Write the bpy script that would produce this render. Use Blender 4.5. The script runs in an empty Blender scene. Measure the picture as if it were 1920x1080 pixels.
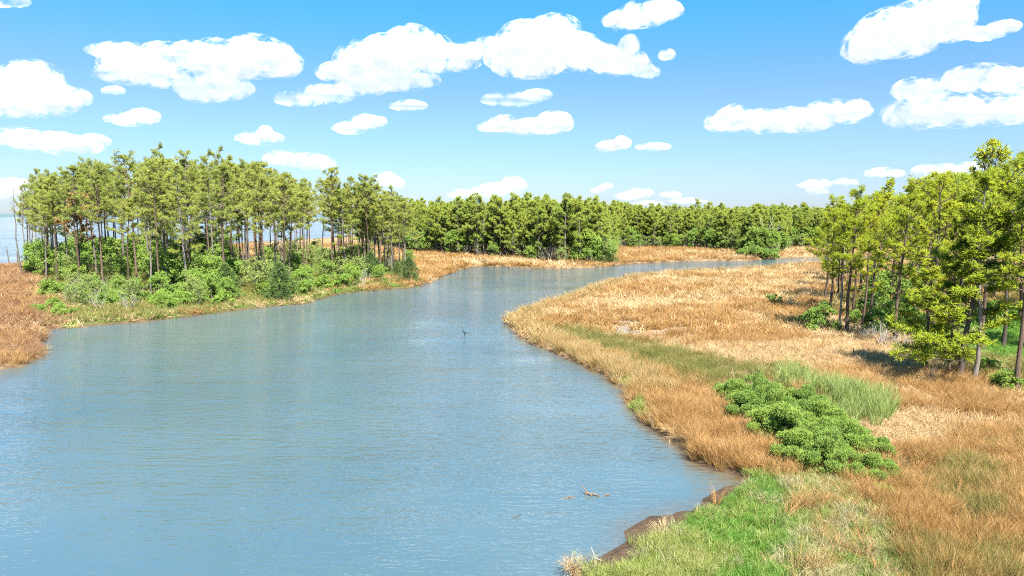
import bpy, math, random
import numpy as np
from mathutils import Vector

# ------------------------------------------------------------------ camera, sky, sun, exposure
scn = bpy.context.scene
COL = scn.collection
CAM_H = 14.0
FPX = 1297.0                      # focal length in pixels of the 1920 wide photograph
PITCH = math.atan(137.0 / FPX)    # horizon 137 px above the picture centre

cam_d = bpy.data.cameras.new('camera')
cam_d.sensor_width = 36.0
cam_d.lens = 36.0 * FPX / 1920.0
cam_d.clip_start = 0.5
cam_d.clip_end = 90000.0
cam = bpy.data.objects.new('camera', cam_d)
cam.location = (0, 0, CAM_H)
cam.rotation_euler = (math.pi / 2 - PITCH, 0, 0)
COL.objects.link(cam)
scn.camera = cam

SUN_EL, SUN_AZ = math.radians(54), math.radians(160)   # azimuth clockwise from +Y: right and behind the camera
world = bpy.data.worlds.new('World')
scn.world = world
world.use_nodes = True
wt = world.node_tree
wt.nodes.clear()
sky = wt.nodes.new('ShaderNodeTexSky')
sky.sky_type = 'NISHITA'
sky.sun_disc = False
sky.sun_elevation = SUN_EL
sky.sun_rotation = SUN_AZ
sky.air_density = 1.0
sky.dust_density = 0.35
sky.ozone_density = 1.0
# the camera's rendering of this sky: deep cyan blue overhead, pale blue at the horizon
wtc = wt.nodes.new('ShaderNodeTexCoord')
wsep = wt.nodes.new('ShaderNodeSeparateXYZ')
wt.links.new(wtc.outputs['Generated'], wsep.inputs[0])
wr = wt.nodes.new('ShaderNodeValToRGB')
wr.color_ramp.interpolation = 'EASE'
E = wr.color_ramp.elements
E[0].position = 0.0; E[0].color = (.54, .66, .98, 1)
E[1].position = 0.30; E[1].color = (.30, .96, 1.30, 1)
e = E.new(0.14); e.color = (.57, .76, 1.05, 1)
wt.links.new(wsep.outputs['Z'], wr.inputs[0])
hs = wt.nodes.new('ShaderNodeMix')
hs.data_type = 'RGBA'; hs.blend_type = 'MULTIPLY'; hs.inputs[0].default_value = 1.0
bg = wt.nodes.new('ShaderNodeBackground')
bg.inputs['Strength'].default_value = 0.058
wo = wt.nodes.new('ShaderNodeOutputWorld')
wt.links.new(sky.outputs[0], hs.inputs[6])
wt.links.new(wr.outputs[0], hs.inputs[7])
wt.links.new(hs.outputs[2], bg.inputs['Color'])
wt.links.new(bg.outputs[0], wo.inputs['Surface'])

sun_d = bpy.data.lights.new('sun', 'SUN')
sun_d.energy = 5.0
sun_d.angle = math.radians(0.6)
sun_d.color = (1.0, 0.95, 0.87)
sun = bpy.data.objects.new('sun', sun_d)
sdir = Vector((math.sin(SUN_AZ) * math.cos(SUN_EL), math.cos(SUN_AZ) * math.cos(SUN_EL), math.sin(SUN_EL)))
sun.rotation_euler = sdir.to_track_quat('Z', 'Y').to_euler()
COL.objects.link(sun)

vs = scn.view_settings
vs.view_transform = 'Standard'
vs.look = 'None'
vs.exposure = 1.62
vs.gamma = 1.0
vs.use_curve_mapping = False
try:
    scn.cycles.max_bounces = 6
    scn.cycles.diffuse_bounces = 3
    scn.cycles.glossy_bounces = 2
    scn.cycles.transmission_bounces = 3
    scn.cycles.transparent_max_bounces = 24
    scn.cycles.caustics_reflective = False
    scn.cycles.caustics_refractive = False
    scn.cycles.use_denoising = False
    scn.cycles.filter_width = 1.05
    scn.cycles.sample_clamp_indirect = 6.0
except Exception:
    pass

# ------------------------------------------------------------------ helpers
SP, CP = math.sin(PITCH), math.cos(PITCH)


def ray(px, py):
    a, b = (px - 960.0) / FPX, -(py - 540.0) / FPX
    return np.array([a, CP + b * SP, -SP + b * CP])


def G(px, py, z=0.0):
    """the point of the plane at height z seen at a pixel of the photograph"""
    d = ray(px, py)
    t = (z - CAM_H) / d[2]
    return np.array([d[0] * t, d[1] * t])


def to_px(x, y, z=0.0):
    dz = z - CAM_H
    f = y * CP - dz * SP
    u = y * SP + dz * CP
    return 960 + FPX * x / f, 540 - FPX * u / f


def hash2(ix, iy, seed):
    h = (ix.astype(np.int64) * 374761393 + iy.astype(np.int64) * 668265263 + seed * 1442695041) & 0xFFFFFFFF
    h = ((h ^ (h >> 13)) * 1274126177) & 0xFFFFFFFF
    h = h ^ (h >> 16)
    return (h & 0xFFFFFF) / float(0xFFFFFF)


def vnoise(x, y, seed=0):
    x = np.asarray(x, float); y = np.asarray(y, float)
    ix, iy = np.floor(x), np.floor(y)
    fx, fy = x - ix, y - iy
    fx = fx * fx * (3 - 2 * fx); fy = fy * fy * (3 - 2 * fy)
    a = hash2(ix, iy, seed); b = hash2(ix + 1, iy, seed)
    c = hash2(ix, iy + 1, seed); d = hash2(ix + 1, iy + 1, seed)
    return (a * (1 - fx) + b * fx) * (1 - fy) + (c * (1 - fx) + d * fx) * fy


def fbm(x, y, seed=0, octs=4):
    s, amp, tot = 0.0, 0.5, 0.0
    for k in range(octs):
        s = s + amp * vnoise(np.asarray(x) * 2 ** k, np.asarray(y) * 2 ** k, seed + k * 17)
        tot += amp
        amp *= 0.5
    return s / tot


def inside(poly, x, y):
    poly = np.asarray(poly)
    r = np.zeros(x.shape, bool)
    x1, y1 = poly[-1]
    for x2, y2 in poly:
        if y1 != y2:
            c = ((y1 > y) != (y2 > y)) & (x < (x2 - x1) * (y - y1) / (y2 - y1) + x1)
            r ^= c
        x1, y1 = x2, y2
    return r


def dist_to(poly, x, y, closed=True):
    poly = np.asarray(poly)
    n = len(poly)
    best = np.full(x.shape, 1e18)
    for i in range(n if closed else n - 1):
        ax, ay = poly[i]; bx, by = poly[(i + 1) % n]
        dx, dy = bx - ax, by - ay
        t = np.clip(((x - ax) * dx + (y - ay) * dy) / (dx * dx + dy * dy + 1e-12), 0, 1)
        best = np.minimum(best, (x - ax - t * dx) ** 2 + (y - ay - t * dy) ** 2)
    return np.sqrt(best)


def sstep(a, b, x):
    t = np.clip((x - a) / (b - a), 0, 1)
    return t * t * (3 - 2 * t)


def mesh_np(name, V, F, mats=(), mi=None, smooth=False):
    """V (n,3); F list of (m,k) int arrays (each of one polygon size)"""
    me = bpy.data.meshes.new(name)
    V = np.asarray(V, np.float32)
    Fs = [np.asarray(f, np.int32) for f in F if len(f)]
    me.vertices.add(len(V))
    me.vertices.foreach_set('co', V.ravel())
    nl = sum(f.size for f in Fs)
    npoly = sum(len(f) for f in Fs)
    me.loops.add(nl)
    me.polygons.add(npoly)
    if nl:
        me.loops.foreach_set('vertex_index', np.concatenate([f.ravel() for f in Fs]))
        tot = np.concatenate([np.full(len(f), f.shape[1], np.int32) for f in Fs])
        st = np.concatenate([[0], np.cumsum(tot)[:-1]]).astype(np.int32)
        me.polygons.foreach_set('loop_start', st)
        me.polygons.foreach_set('use_smooth', np.full(npoly, smooth, bool))
        if mi is not None:
            me.polygons.foreach_set('material_index', np.concatenate([np.asarray(m, np.int32) for m in mi if len(m)]))
    for m in mats:
        me.materials.append(m)
    me.update(calc_edges=True)
    return me


class MB:
    """collects polygons for one mesh"""
    def __init__(self):
        self.V, self.T, self.Q, self.n = [], [], [], 0

    def add(self, V, T=None, Q=None):
        V = np.asarray(V, float)
        if T is not None and len(T): self.T.append(np.asarray(T) + self.n)
        if Q is not None and len(Q): self.Q.append(np.asarray(Q) + self.n)
        self.V.append(V); self.n += len(V)

    def tube(self, P, R, sides=6, cap=True):
        P = np.asarray(P, float); R = np.asarray(R, float)
        n = len(P)
        T = np.gradient(P, axis=0)
        T /= np.linalg.norm(T, axis=1)[:, None] + 1e-9
        ref = np.array([0, 0, 1.0]) if abs(T[0][2]) < 0.8 else np.array([1.0, 0, 0])
        V = []
        for i in range(n):
            u = np.cross(T[i], ref); u /= np.linalg.norm(u) + 1e-9
            v = np.cross(T[i], u)
            a = np.arange(sides) * 2 * math.pi / sides
            V.append(P[i] + R[i] * (np.cos(a)[:, None] * u + np.sin(a)[:, None] * v))
        V = np.concatenate(V)
        i = np.arange(n - 1)[:, None] * sides
        j = np.arange(sides)[None, :]
        k = (j + 1) % sides
        Q = np.stack([i + j, i + k, i + sides + k, i + sides + j], -1).reshape(-1, 4)
        T3 = None
        if cap:
            V = np.concatenate([V, P[-1:] + T[-1:] * R[-1]])
            jj = np.arange(sides)
            T3 = np.stack([(n - 1) * sides + jj, (n - 1) * sides + (jj + 1) % sides, np.full(sides, n * sides)], -1)
        self.add(V, T3, Q)

    def mesh(self, name, mat=None, smooth=False):
        V = np.concatenate(self.V) if self.V else np.zeros((0, 3))
        T = np.concatenate(self.T) if self.T else np.zeros((0, 3), int)
        Q = np.concatenate(self.Q) if self.Q else np.zeros((0, 4), int)
        return mesh_np(name, V, [T, Q], [mat] if mat else [], smooth=smooth)


def link(name, me, parent=None, **props):
    o = bpy.data.objects.new(name, me)
    COL.objects.link(o)
    if parent is not None: o.parent = parent
    for k, v in props.items():
        if v: o[k] = v
    return o


MANY = ('branches', 'stems', 'crown', 'foliage')    # many small pieces joined into one part


def thing(name, label, cat, loc, rz=0.0, s=1.0, group=None, parts=(), tilt=(0, 0)):
    """an Empty at the thing's base that carries its parts: (part name, mesh[, sub-parts])"""
    r = bpy.data.objects.new(name, None)
    r.empty_display_size = 0.5
    COL.objects.link(r)
    r.location = loc
    r.rotation_euler = (tilt[0], tilt[1], rz)
    r.scale = (s, s, s) if np.isscalar(s) else s
    r['label'] = label; r['category'] = cat
    if group: r['group'] = group
    for p in parts:
        c = link(p[0], p[1], r, kind='stuff' if p[0] in MANY else None)
        for q in (p[2] if len(p) > 2 else ()):
            link(q[0], q[1], c, kind='stuff' if q[0] in MANY else None)
    return r


# ------------------------------------------------------------------ materials
def new_mat(name):
    m = bpy.data.materials.new(name)
    m.use_nodes = True
    nt = m.node_tree
    nt.nodes.clear()
    out = nt.nodes.new('ShaderNodeOutputMaterial')
    return m, nt, out


def N(nt, kind, **kw):
    n = nt.nodes.new(kind)
    for k, v in kw.items():
        setattr(n, k, v)
    return n


def mixc(nt, fac, a, b):
    n = nt.nodes.new('ShaderNodeMix')
    n.data_type = 'RGBA'
    for sock, v in ((n.inputs[0], fac), (n.inputs[6], a), (n.inputs[7], b)):
        if hasattr(v, 'is_linked'): nt.links.new(v, sock)
        elif isinstance(v, (tuple, list)): sock.default_value = (*v[:3], 1)
        else: sock.default_value = v
    return n.outputs[2]


def math_n(nt, op, a, b=0.0, clamp=False):
    n = nt.nodes.new('ShaderNodeMath')
    n.operation = op; n.use_clamp = clamp
    for sock, v in ((n.inputs[0], a), (n.inputs[1], b)):
        if hasattr(v, 'is_linked'): nt.links.new(v, sock)
        else: sock.default_value = v
    return n.outputs[0]


def noise_n(nt, vec, scale, detail=3.0, rough=0.55):
    n = nt.nodes.new('ShaderNodeTexNoise')
    n.inputs['Scale'].default_value = scale
    n.inputs['Detail'].default_value = detail
    n.inputs['Roughness'].default_value = rough
    if vec is not None: nt.links.new(vec, n.inputs['Vector'])
    return n.outputs['Fac']


def ramp(nt, fac, lo, hi):
    n = nt.nodes.new('ShaderNodeMapRange')
    n.inputs['From Min'].default_value = lo
    n.inputs['From Max'].default_value = hi
    nt.links.new(fac, n.inputs['Value'])
    return n.outputs[0]


def leaf_mat(name, cols, transl=0.35, nscale=0.12, rough=0.6, world_noise=True, spec=0.25, soft=.6, blades=False):
    """foliage or grass: cols = three natural colours, mixed per individual and by patches of growth"""
    m, nt, out = new_mat(name)
    oi = N(nt, 'ShaderNodeObjectInfo')
    geo = N(nt, 'ShaderNodeNewGeometry')
    if world_noise:
        v = geo.outputs['Position']
    else:
        v = N(nt, 'ShaderNodeTexCoord').outputs['Object']
    patch = ramp(nt, noise_n(nt, v, nscale, 3.0), 0.35, 0.65)
    fine = noise_n(nt, v, nscale * 14, 2.0)
    rnd = oi.outputs['Random']
    c1 = mixc(nt, patch, cols[0], cols[1])
    f2 = math_n(nt, 'MULTIPLY', math_n(nt, 'ADD', math_n(nt, 'MULTIPLY', rnd, 0.7), math_n(nt, 'MULTIPLY', fine, 0.6)), 0.75, True)
    c2 = mixc(nt, f2, c1, cols[2])
    if blades:
        at = N(nt, 'ShaderNodeAttribute'); at.attribute_name = 'age'
        hv = N(nt, 'ShaderNodeHueSaturation')
        nt.links.new(c2, hv.inputs['Color'])
        a2 = N(nt, 'ShaderNodeMapRange'); a2.inputs['To Min'].default_value = .50; a2.inputs['To Max'].default_value = 1.52
        nt.links.new(at.outputs['Fac'], a2.inputs['Value']); nt.links.new(a2.outputs[0], hv.inputs['Value'])
        a3 = N(nt, 'ShaderNodeMapRange'); a3.inputs['To Min'].default_value = 1.12; a3.inputs['To Max'].default_value = .88
        nt.links.new(at.outputs['Fac'], a3.inputs['Value']); nt.links.new(a3.outputs[0], hv.inputs['Saturation'])
        c2 = hv.outputs[0]
    p = N(nt, 'ShaderNodeBsdfPrincipled')
    nt.links.new(c2, p.inputs['Base Color'])
    p.inputs['Roughness'].default_value = rough
    p.inputs['Specular IOR Level'].default_value = spec
    t = N(nt, 'ShaderNodeBsdfTranslucent')
    nt.links.new(c2, t.inputs['Color'])
    mx = N(nt, 'ShaderNodeMixShader')
    mx.inputs[0].default_value = transl
    nt.links.new(p.outputs[0], mx.inputs[1])
    nt.links.new(t.outputs[0], mx.inputs[2])
    nt.links.new(mx.outputs[0], out.inputs['Surface'])
    sc = N(nt, 'ShaderNodeVectorMath', operation='SCALE'); sc.inputs['Scale'].default_value = 1 - soft
    nt.links.new(geo.outputs['Normal'], sc.inputs[0])
    ad = N(nt, 'ShaderNodeVectorMath', operation='ADD'); ad.inputs[1].default_value = (0, 0, soft)
    nt.links.new(sc.outputs[0], ad.inputs[0])
    nm = N(nt, 'ShaderNodeVectorMath', operation='NORMALIZE')
    nt.links.new(ad.outputs[0], nm.inputs[0])
    nt.links.new(nm.outputs[0], p.inputs['Normal'])
    return m


def bark_mat(name, c1, c2, scale=3.0):
    m, nt, out = new_mat(name)
    tc = N(nt, 'ShaderNodeTexCoord')
    mp = N(nt, 'ShaderNodeMapping')
    mp.inputs['Scale'].default_value = (scale, scale, scale * 0.25)
    nt.links.new(tc.outputs['Object'], mp.inputs['Vector'])
    f = noise_n(nt, mp.outputs[0], 3.0, 4.0, 0.65)
    oi = N(nt, 'ShaderNodeObjectInfo')
    fac = math_n(nt, 'ADD', ramp(nt, f, 0.3, 0.7), math_n(nt, 'MULTIPLY', math_n(nt, 'SUBTRACT', oi.outputs['Random'], 0.5), 0.6), True)
    c = mixc(nt, fac, c1, c2)
    p = N(nt, 'ShaderNodeBsdfPrincipled')
    nt.links.new(c, p.inputs['Base Color'])
    p.inputs['Roughness'].default_value = 0.85
    p.inputs['Specular IOR Level'].default_value = 0.15
    b = N(nt, 'ShaderNodeBump')
    b.inputs['Strength'].default_value = 0.6
    b.inputs['Distance'].default_value = 0.04
    nt.links.new(f, b.inputs['Height'])
    nt.links.new(b.outputs[0], p.inputs['Normal'])
    nt.links.new(p.outputs[0], out.inputs['Surface'])
    return m


M = {}
M['needle_olive'] = leaf_mat('pine_needles_olive', [(0.361, 0.404, 0.08), (0.47, 0.467, 0.09), (0.269, 0.343, 0.072)], .45, .5, world_noise=False, soft=.72)
M['needle_bright'] = leaf_mat('pine_needles_bright', [(0.371, 0.43, 0.025), (0.498, 0.493, 0.031), (0.271, 0.365, 0.025)], .45, .5, world_noise=False, soft=.72)
M['needle_far'] = leaf_mat('pine_needles_far', [(0.353, 0.443, 0.068), (0.463, 0.482, 0.076), (0.259, 0.358, 0.062)], .45, .25, world_noise=False, soft=.72)
M['needle_rust'] = leaf_mat('pine_needles_rust', [(.340, .220, .070), (.290, .250, .070), (.400, .220, .075)], .40, .5, world_noise=False, soft=.72)
M['leaf_fresh'] = leaf_mat('leaf_fresh', [(0.251, 0.385, 0.06), (0.352, 0.448, 0.072), (0.188, 0.31, 0.058)], .45, .6, world_noise=False)
M['leaf_shrub'] = leaf_mat('leaf_shrub', [(.260, .380, .062), (.340, .430, .075), (.130, .235, .045)], .42, 1.2, world_noise=False)
M['leaf_dark'] = leaf_mat('leaf_dark', [(.110, .190, .045), (.150, .220, .050), (.080, .140, .040)], .35, 1.0, world_noise=False)
M['leaf_sage'] = leaf_mat('leaf_sage', [(0.253, 0.336, 0.085), (0.319, 0.367, 0.1), (0.209, 0.284, 0.075)], .40, 1.0, world_noise=False)
M['bark'] = bark_mat('pine_bark', (.060, .040, .030), (.170, .118, .085))
M['bark_grey'] = bark_mat('grey_bark', (.085, .072, .062), (.240, .205, .175))
M['bark_dark'] = bark_mat('dark_bark', (.040, .032, .027), (.115, .088, .070))
M['dead_wood'] = bark_mat('bleached_wood', (.300, .280, .250), (.520, .490, .450))
M['twig_grey'] = bark_mat('grey_twigs', (.230, .205, .175), (.420, .390, .340))
M['wet_wood'] = bark_mat('wet_driftwood', (.100, .062, .035), (.300, .200, .120))

M['hay'] = leaf_mat('marsh_hay', [(.470, .325, .148), (.390, .235, .090), (.545, .405, .215)], .30, .10, soft=.2, blades=True)
M['rush'] = leaf_mat('rush_grass', [(.385, .205, .060), (.480, .280, .095), (.285, .165, .052)], .30, .14, soft=.2, blades=True)
M['russet'] = leaf_mat('russet_grass', [(.300, .150, .072), (.380, .215, .115), (.210, .120, .055)], .30, .14, soft=.2, blades=True)
M['olive'] = leaf_mat('olive_rush', [(0.192, 0.174, 0.04), (0.274, 0.205, 0.061), (0.133, 0.155, 0.034)], .30, .2, soft=.2, blades=True)
M['blonde'] = leaf_mat('blonde_grass', [(0.408, 0.276, 0.104), (0.468, 0.343, 0.16), (0.323, 0.209, 0.068)], .30, .2, soft=.2, blades=True)
M['green'] = leaf_mat('green_grass', [(.140, .290, .034), (.215, .330, .048), (.105, .225, .030)], .40, .35, soft=.2, blades=True)
M['lime'] = leaf_mat('lime_grass', [(0.245, 0.296, 0.056), (0.359, 0.353, 0.106), (0.188, 0.246, 0.046)], .35, .5, soft=.2, blades=True)
M['straw'] = leaf_mat('straw_grass', [(0.459, 0.395, 0.248), (0.37, 0.312, 0.16), (0.266, 0.266, 0.112)], .30, .5, soft=.2, blades=True)
M['reed'] = leaf_mat('reed_leaves', [(.270, .330, .090), (.320, .370, .115), (.200, .265, .065)], .40, .4, soft=.2, blades=True)


# ------------------------------------------------------------------ shorelines (ground points read off the photograph)
near_shore = [(1085, 1078), (1112, 1052), (1138, 1030), (1160, 1003), (1210, 976), (1268, 955), (1325, 924), (1362, 908), (1378, 905), (1376, 893),
              (1345, 886), (1310, 872), (1280, 845), (1245, 815), (1212, 790), (1186, 772), (1184, 755), (1170, 733), (1135, 705),
              (1080, 680), (1030, 662), (985, 640), (955, 620), (945, 607)]
back_edge = [(957, 598), (985, 588), (1040, 571), (1062, 562), (1100, 549), (1150, 533), (1190, 522), (1250, 516), (1330, 511), (1400, 508),
             (1450, 505), (1500, 500), (1545, 497), (1700, 494), (2000, 490), (2400, 488)]
right_shore = [G(*p) for p in near_shore] + [G(*p, 0.0) for p in back_edge]
right_land = right_shore + [np.array([700.0, right_shore[-1][1]]), np.array([700.0, -150.0]), np.array([-12.0, -150.0]), np.array([-4.0, 5.0]), np.array([1.2, 18.0])]
left_shore = [(-700, 760), (-150, 716), (0, 693), (50, 684), (80, 671), (90, 656), (84, 640), (72, 626), (95, 616), (150, 614), (230, 607), (330, 597), (450, 582), (520, 574),
              (575, 570), (600, 561), (640, 551), (700, 546), (765, 541), (790, 534), (830, 519), (860, 506), (900, 499), (1000, 503), (1060, 504),
              (1110, 502), (1140, 500), (1165, 496), (1250, 491), (1330, 489), (1400, 489), (1440, 486), (1500, 483), (1545, 482), (1700, 480), (2000, 478), (2400, 477)]
left_shore = [G(*p) for p in left_shore]
sound_coast = [np.array(p, float) for p in [(1500, left_shore[-1][1] + 60), (3000, 3000), (200, 4200), (-260, 2200), (-190, 700)]] + \
              [G(690, 438), G(520, 454), G(300, 474), G(130, 487), G(60, 495), G(20, 502), G(-60, 506), G(-300, 522), G(-900, 560)]
left_land = left_shore + [np.array([1500.0, left_shore[-1][1]])] + sound_coast


def wob(x, y):
    return x + (fbm(x * .35, y * .35, 3, 3) - .5) * 1.6, y + (fbm(x * .35, y * .35, 9, 3) - .5) * 1.6


def shore_sd(x, y):
    """signed distance to the shoreline, positive on land"""
    sx, sy = wob(x, y)
    d = np.minimum(dist_to(right_shore, sx, sy, False), np.minimum(dist_to(left_shore, sx, sy, False), dist_to(sound_coast, sx, sy, False)))
    land = inside(right_land, sx, sy) | inside(left_land, sx, sy)
    return np.where(land, d, -d)


P_ = lambda pts: [G(*p) for p in pts]
R_mud = P_([(1085, 1085), (1130, 1020), (1200, 968), (1330, 912), (1395, 892), (1405, 920), (1345, 962), (1280, 995), (1235, 1022), (1215, 1055), (1195, 1095)])
R_green = P_([(1285, 1005), (1330, 950), (1400, 918), (1470, 925), (1492, 955), (1480, 1010), (1490, 1400), (1280, 1400), (1340, 1050), (1290, 1030)])
R_lime = P_([(1085, 1110), (1120, 1060), (1190, 1020), (1250, 985), (1310, 950), (1390, 905), (1470, 900), (1510, 940), (1500, 1400), (1060, 1400)])
R_straw = P_([(1470, 925), (1530, 900), (1600, 915), (1650, 960), (1690, 1030), (1740, 1400), (1470, 1400)])
R_shrub = P_([(1345, 735), (1390, 712), (1480, 722), (1540, 738), (1600, 790), (1655, 835), (1668, 905), (1640, 925), (1590, 905), (1540, 890), (1480, 870), (1430, 835), (1390, 795), (1350, 772)])
R_reed = P_([(1462, 712), (1500, 716), (1560, 738), (1640, 762), (1680, 790), (1640, 815), (1580, 800), (1540, 770), (1480, 738)])
R_olive = P_([(1040, 615), (1090, 622), (1180, 648), (1260, 668), (1340, 678), (1440, 700), (1480, 735), (1400, 745), (1330, 740), (1240, 712), (1150, 680), (1070, 650), (1030, 630)])
R_rush = P_([(1180, 720), (1240, 700), (1330, 735), (1360, 790), (1430, 850), (1480, 890), (1440, 905), (1380, 895), (1300, 870), (1215, 780)])
R_rush2 = P_([(1640, 880), (1760, 850), (1960, 840), (2300, 900), (2300, 1200), (1700, 1200), (1680, 1010), (1600, 920)])
R_olive2 = P_([(1740, 890), (1830, 880), (1900, 920), (1860, 1000), (1780, 1000)])
R_wrack = P_([(1085, 598), (1180, 594), (1285, 618), (1305, 652), (1200, 648), (1105, 624)])
R_grove = P_([(1640, 600), (1700, 640), (1760, 690), (1810, 725), (1920, 755), (2400, 800), (2400, 540), (1560, 540), (1545, 590)])
R_meadow = P_([(1780, 590), (1960, 570), (2300, 580), (2300, 690), (1960, 690), (1840, 672), (1780, 640)])
R_lbank_green = P_([(95, 612), (84, 560), (78, 520), (150, 530), (300, 545), (420, 560), (520, 556), (600, 540), (700, 530), (760, 528), (770, 540), (640, 553), (600, 565), (450, 585), (300, 602), (150, 615)])
R_lgrove = P_([(60, 520), (150, 556), (300, 572), (420, 568), (560, 553), (640, 532), (760, 520), (780, 498), (640, 490), (400, 490), (100, 494), (50, 503)])
R_forest_pts = [(760, 474), (860, 482), (960, 489), (1060, 497), (1135, 497), (1150, 468), (1290, 468), (1390, 476), (1450, 482), (1475, 468), (1560, 470), (1800, 474), (2400, 476)]
R_forest = P_(R_forest_pts) + [np.array([700.0, 320.0]), np.array([900.0, 1500.0]), np.array([-120.0, 1500.0]), np.array([-75.0, 330.0])]


# ------------------------------------------------------------------ ground and water (one tensor grid each)
def axis(segs):
    out = []
    for a, b, s in segs:
        out.append(np.arange(a, b, s))
    return np.concatenate(out + [[segs[-1][1]]])


def far_axis(a, b, n):
    return np.geomspace(a, b, n)[1:]


gx = np.concatenate([-far_axis(95, 30000, 30)[::-1], axis([(-95, -30, 1.0), (-30, 75, 0.5), (75, 160, 1.0)]), far_axis(160, 30000, 26)])
gy = np.concatenate([-far_axis(20, 2000, 8)[::-1], axis([(-20, 20, 4), (20, 90, 0.5), (90, 150, 0.8), (150, 330, 1.5)]), far_axis(330, 30000, 34)])
XX, YY = np.meshgrid(gx, gy)
SD = shore_sd(XX.ravel(), YY.ravel()).reshape(XX.shape)


def grid_mesh(name, Z, mat):
    ny, nx = XX.shape
    V = np.stack([XX, YY, Z], -1).reshape(-1, 3)
    i = np.arange(ny - 1)[:, None] * nx + np.arange(nx - 1)[None, :]
    Q = np.stack([i, i + 1, i + nx + 1, i + nx], -1).reshape(-1, 4)
    return mesh_np(name, V, [Q], [mat], smooth=True)


def land_z(x, y, sd):
    mud = inside(R_mud, x, y) & (x > 0)
    edge = np.where(mud, 2.6, 0.7)
    z = -0.02 + np.where(mud, .22, .38) * sstep(-.15, edge, sd) + (fbm(x * .25, y * .25, 5, 4) - .5) * .22 * sstep(0, 4, sd)
    z = z + (fbm(x * 2.2, y * 2.2, 31, 2) - .5) * .10 * sstep(0.1, .8, sd)
    return np.where(sd < 0, np.maximum(-.9, -.02 + sd * .35), np.maximum(z, .01))


ZG = land_z(XX.ravel(), YY.ravel(), SD.ravel()).reshape(XX.shape)


def ground_z(x, y):
    x = np.asarray(x, float); y = np.asarray(y, float)
    return land_z(x, y, shore_sd(x, y))


def ground_colors():
    x, y, sd = XX.ravel(), YY.ravel(), SD.ravel()
    n1 = fbm(x * .12, y * .3, 41, 4)
    n2 = fbm(x * .9, y * .9, 43, 3)
    c = np.outer(1 - n1, (.36, .22, .10)) + np.outer(n1, (.47, .32, .17))

    def put(poly, col, soft=1.0, k=1.0):
        nonlocal c
        ins = inside(poly, x, y)
        d = np.where(ins, 1, -1) * dist_to(poly, x, y) + (n2 - .5) * 3
        w = (sstep(-soft, soft, d) * k)[:, None]
        c = c * (1 - w) + np.array(col) * w
    put(R_olive, (.13, .11, .035)); put(R_rush, (.13, .075, .028)); put(R_rush2, (.14, .085, .03))  # rush ground coloured darker to deepen the shadows between tussocks
    put(R_lime, (.17, .19, .06)); put(R_green, (.10, .19, .03)); put(R_straw, (.22, .23, .08))
    put(R_wrack, (.34, .27, .20)); put(R_shrub, (.06, .09, .03)); put(R_grove, (.22, .21, .06), 3); put(R_meadow, (.14, .27, .03), 2.5)
    put(R_lbank_green, (.14, .15, .04)); put(R_lgrove, (.09, .12, .03), 3); put(R_forest, (.10, .13, .04), 3)
    # wet mud along the water and on the small bare flats
    mud = inside(R_mud, x, y)
    w = np.maximum(1 - sstep(.05, .6, sd), np.where(mud, 1 - sstep(1.6, 2.4, sd), 0))[:, None]
    mudc = np.outer(1 - n2, (.065, .042, .026)) + np.outer(n2, (.185, .122, .074))
    c = c * (1 - w) + mudc * w
    return np.clip(c * .76, 0, 1)


def ground_mat():
    m, nt, out = new_mat('marsh_ground')
    at = N(nt, 'ShaderNodeAttribute'); at.attribute_name = 'tone'
    geo = N(nt, 'ShaderNodeNewGeometry')
    f = noise_n(nt, geo.outputs['Position'], 4.5, 5.0, .7)
    hv = N(nt, 'ShaderNodeHueSaturation')
    nt.links.new(at.outputs['Color'], hv.inputs['Color'])
    vv = N(nt, 'ShaderNodeMapRange')
    vv.inputs['From Min'].default_value = .3; vv.inputs['From Max'].default_value = .7
    vv.inputs['To Min'].default_value = .6; vv.inputs['To Max'].default_value = 1.35
    nt.links.new(f, vv.inputs['Value'])
    nt.links.new(vv.outputs[0], hv.inputs['Value'])
    p = N(nt, 'ShaderNodeBsdfPrincipled')
    nt.links.new(hv.outputs[0], p.inputs['Base Color'])
    p.inputs['Roughness'].default_value = .85
    p.inputs['Specular IOR Level'].default_value = .2
    b = N(nt, 'ShaderNodeBump')
    b.inputs['Strength'].default_value = 1.0; b.inputs['Distance'].default_value = .14
    nt.links.new(f, b.inputs['Height'])
    nt.links.new(b.outputs[0], p.inputs['Normal'])
    nt.links.new(p.outputs[0], out.inputs['Surface'])
    return m


gme = grid_mesh('ground', ZG, ground_mat())
ca = gme.attributes.new('tone', 'FLOAT_COLOR', 'POINT')
gc = np.ones((XX.size, 4), np.float32); gc[:, :3] = ground_colors()
ca.data.foreach_set('color', gc.ravel())
link('ground', gme, kind='structure', label='marsh ground of tan thatch, brown mud edges and green patches on both banks')


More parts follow.
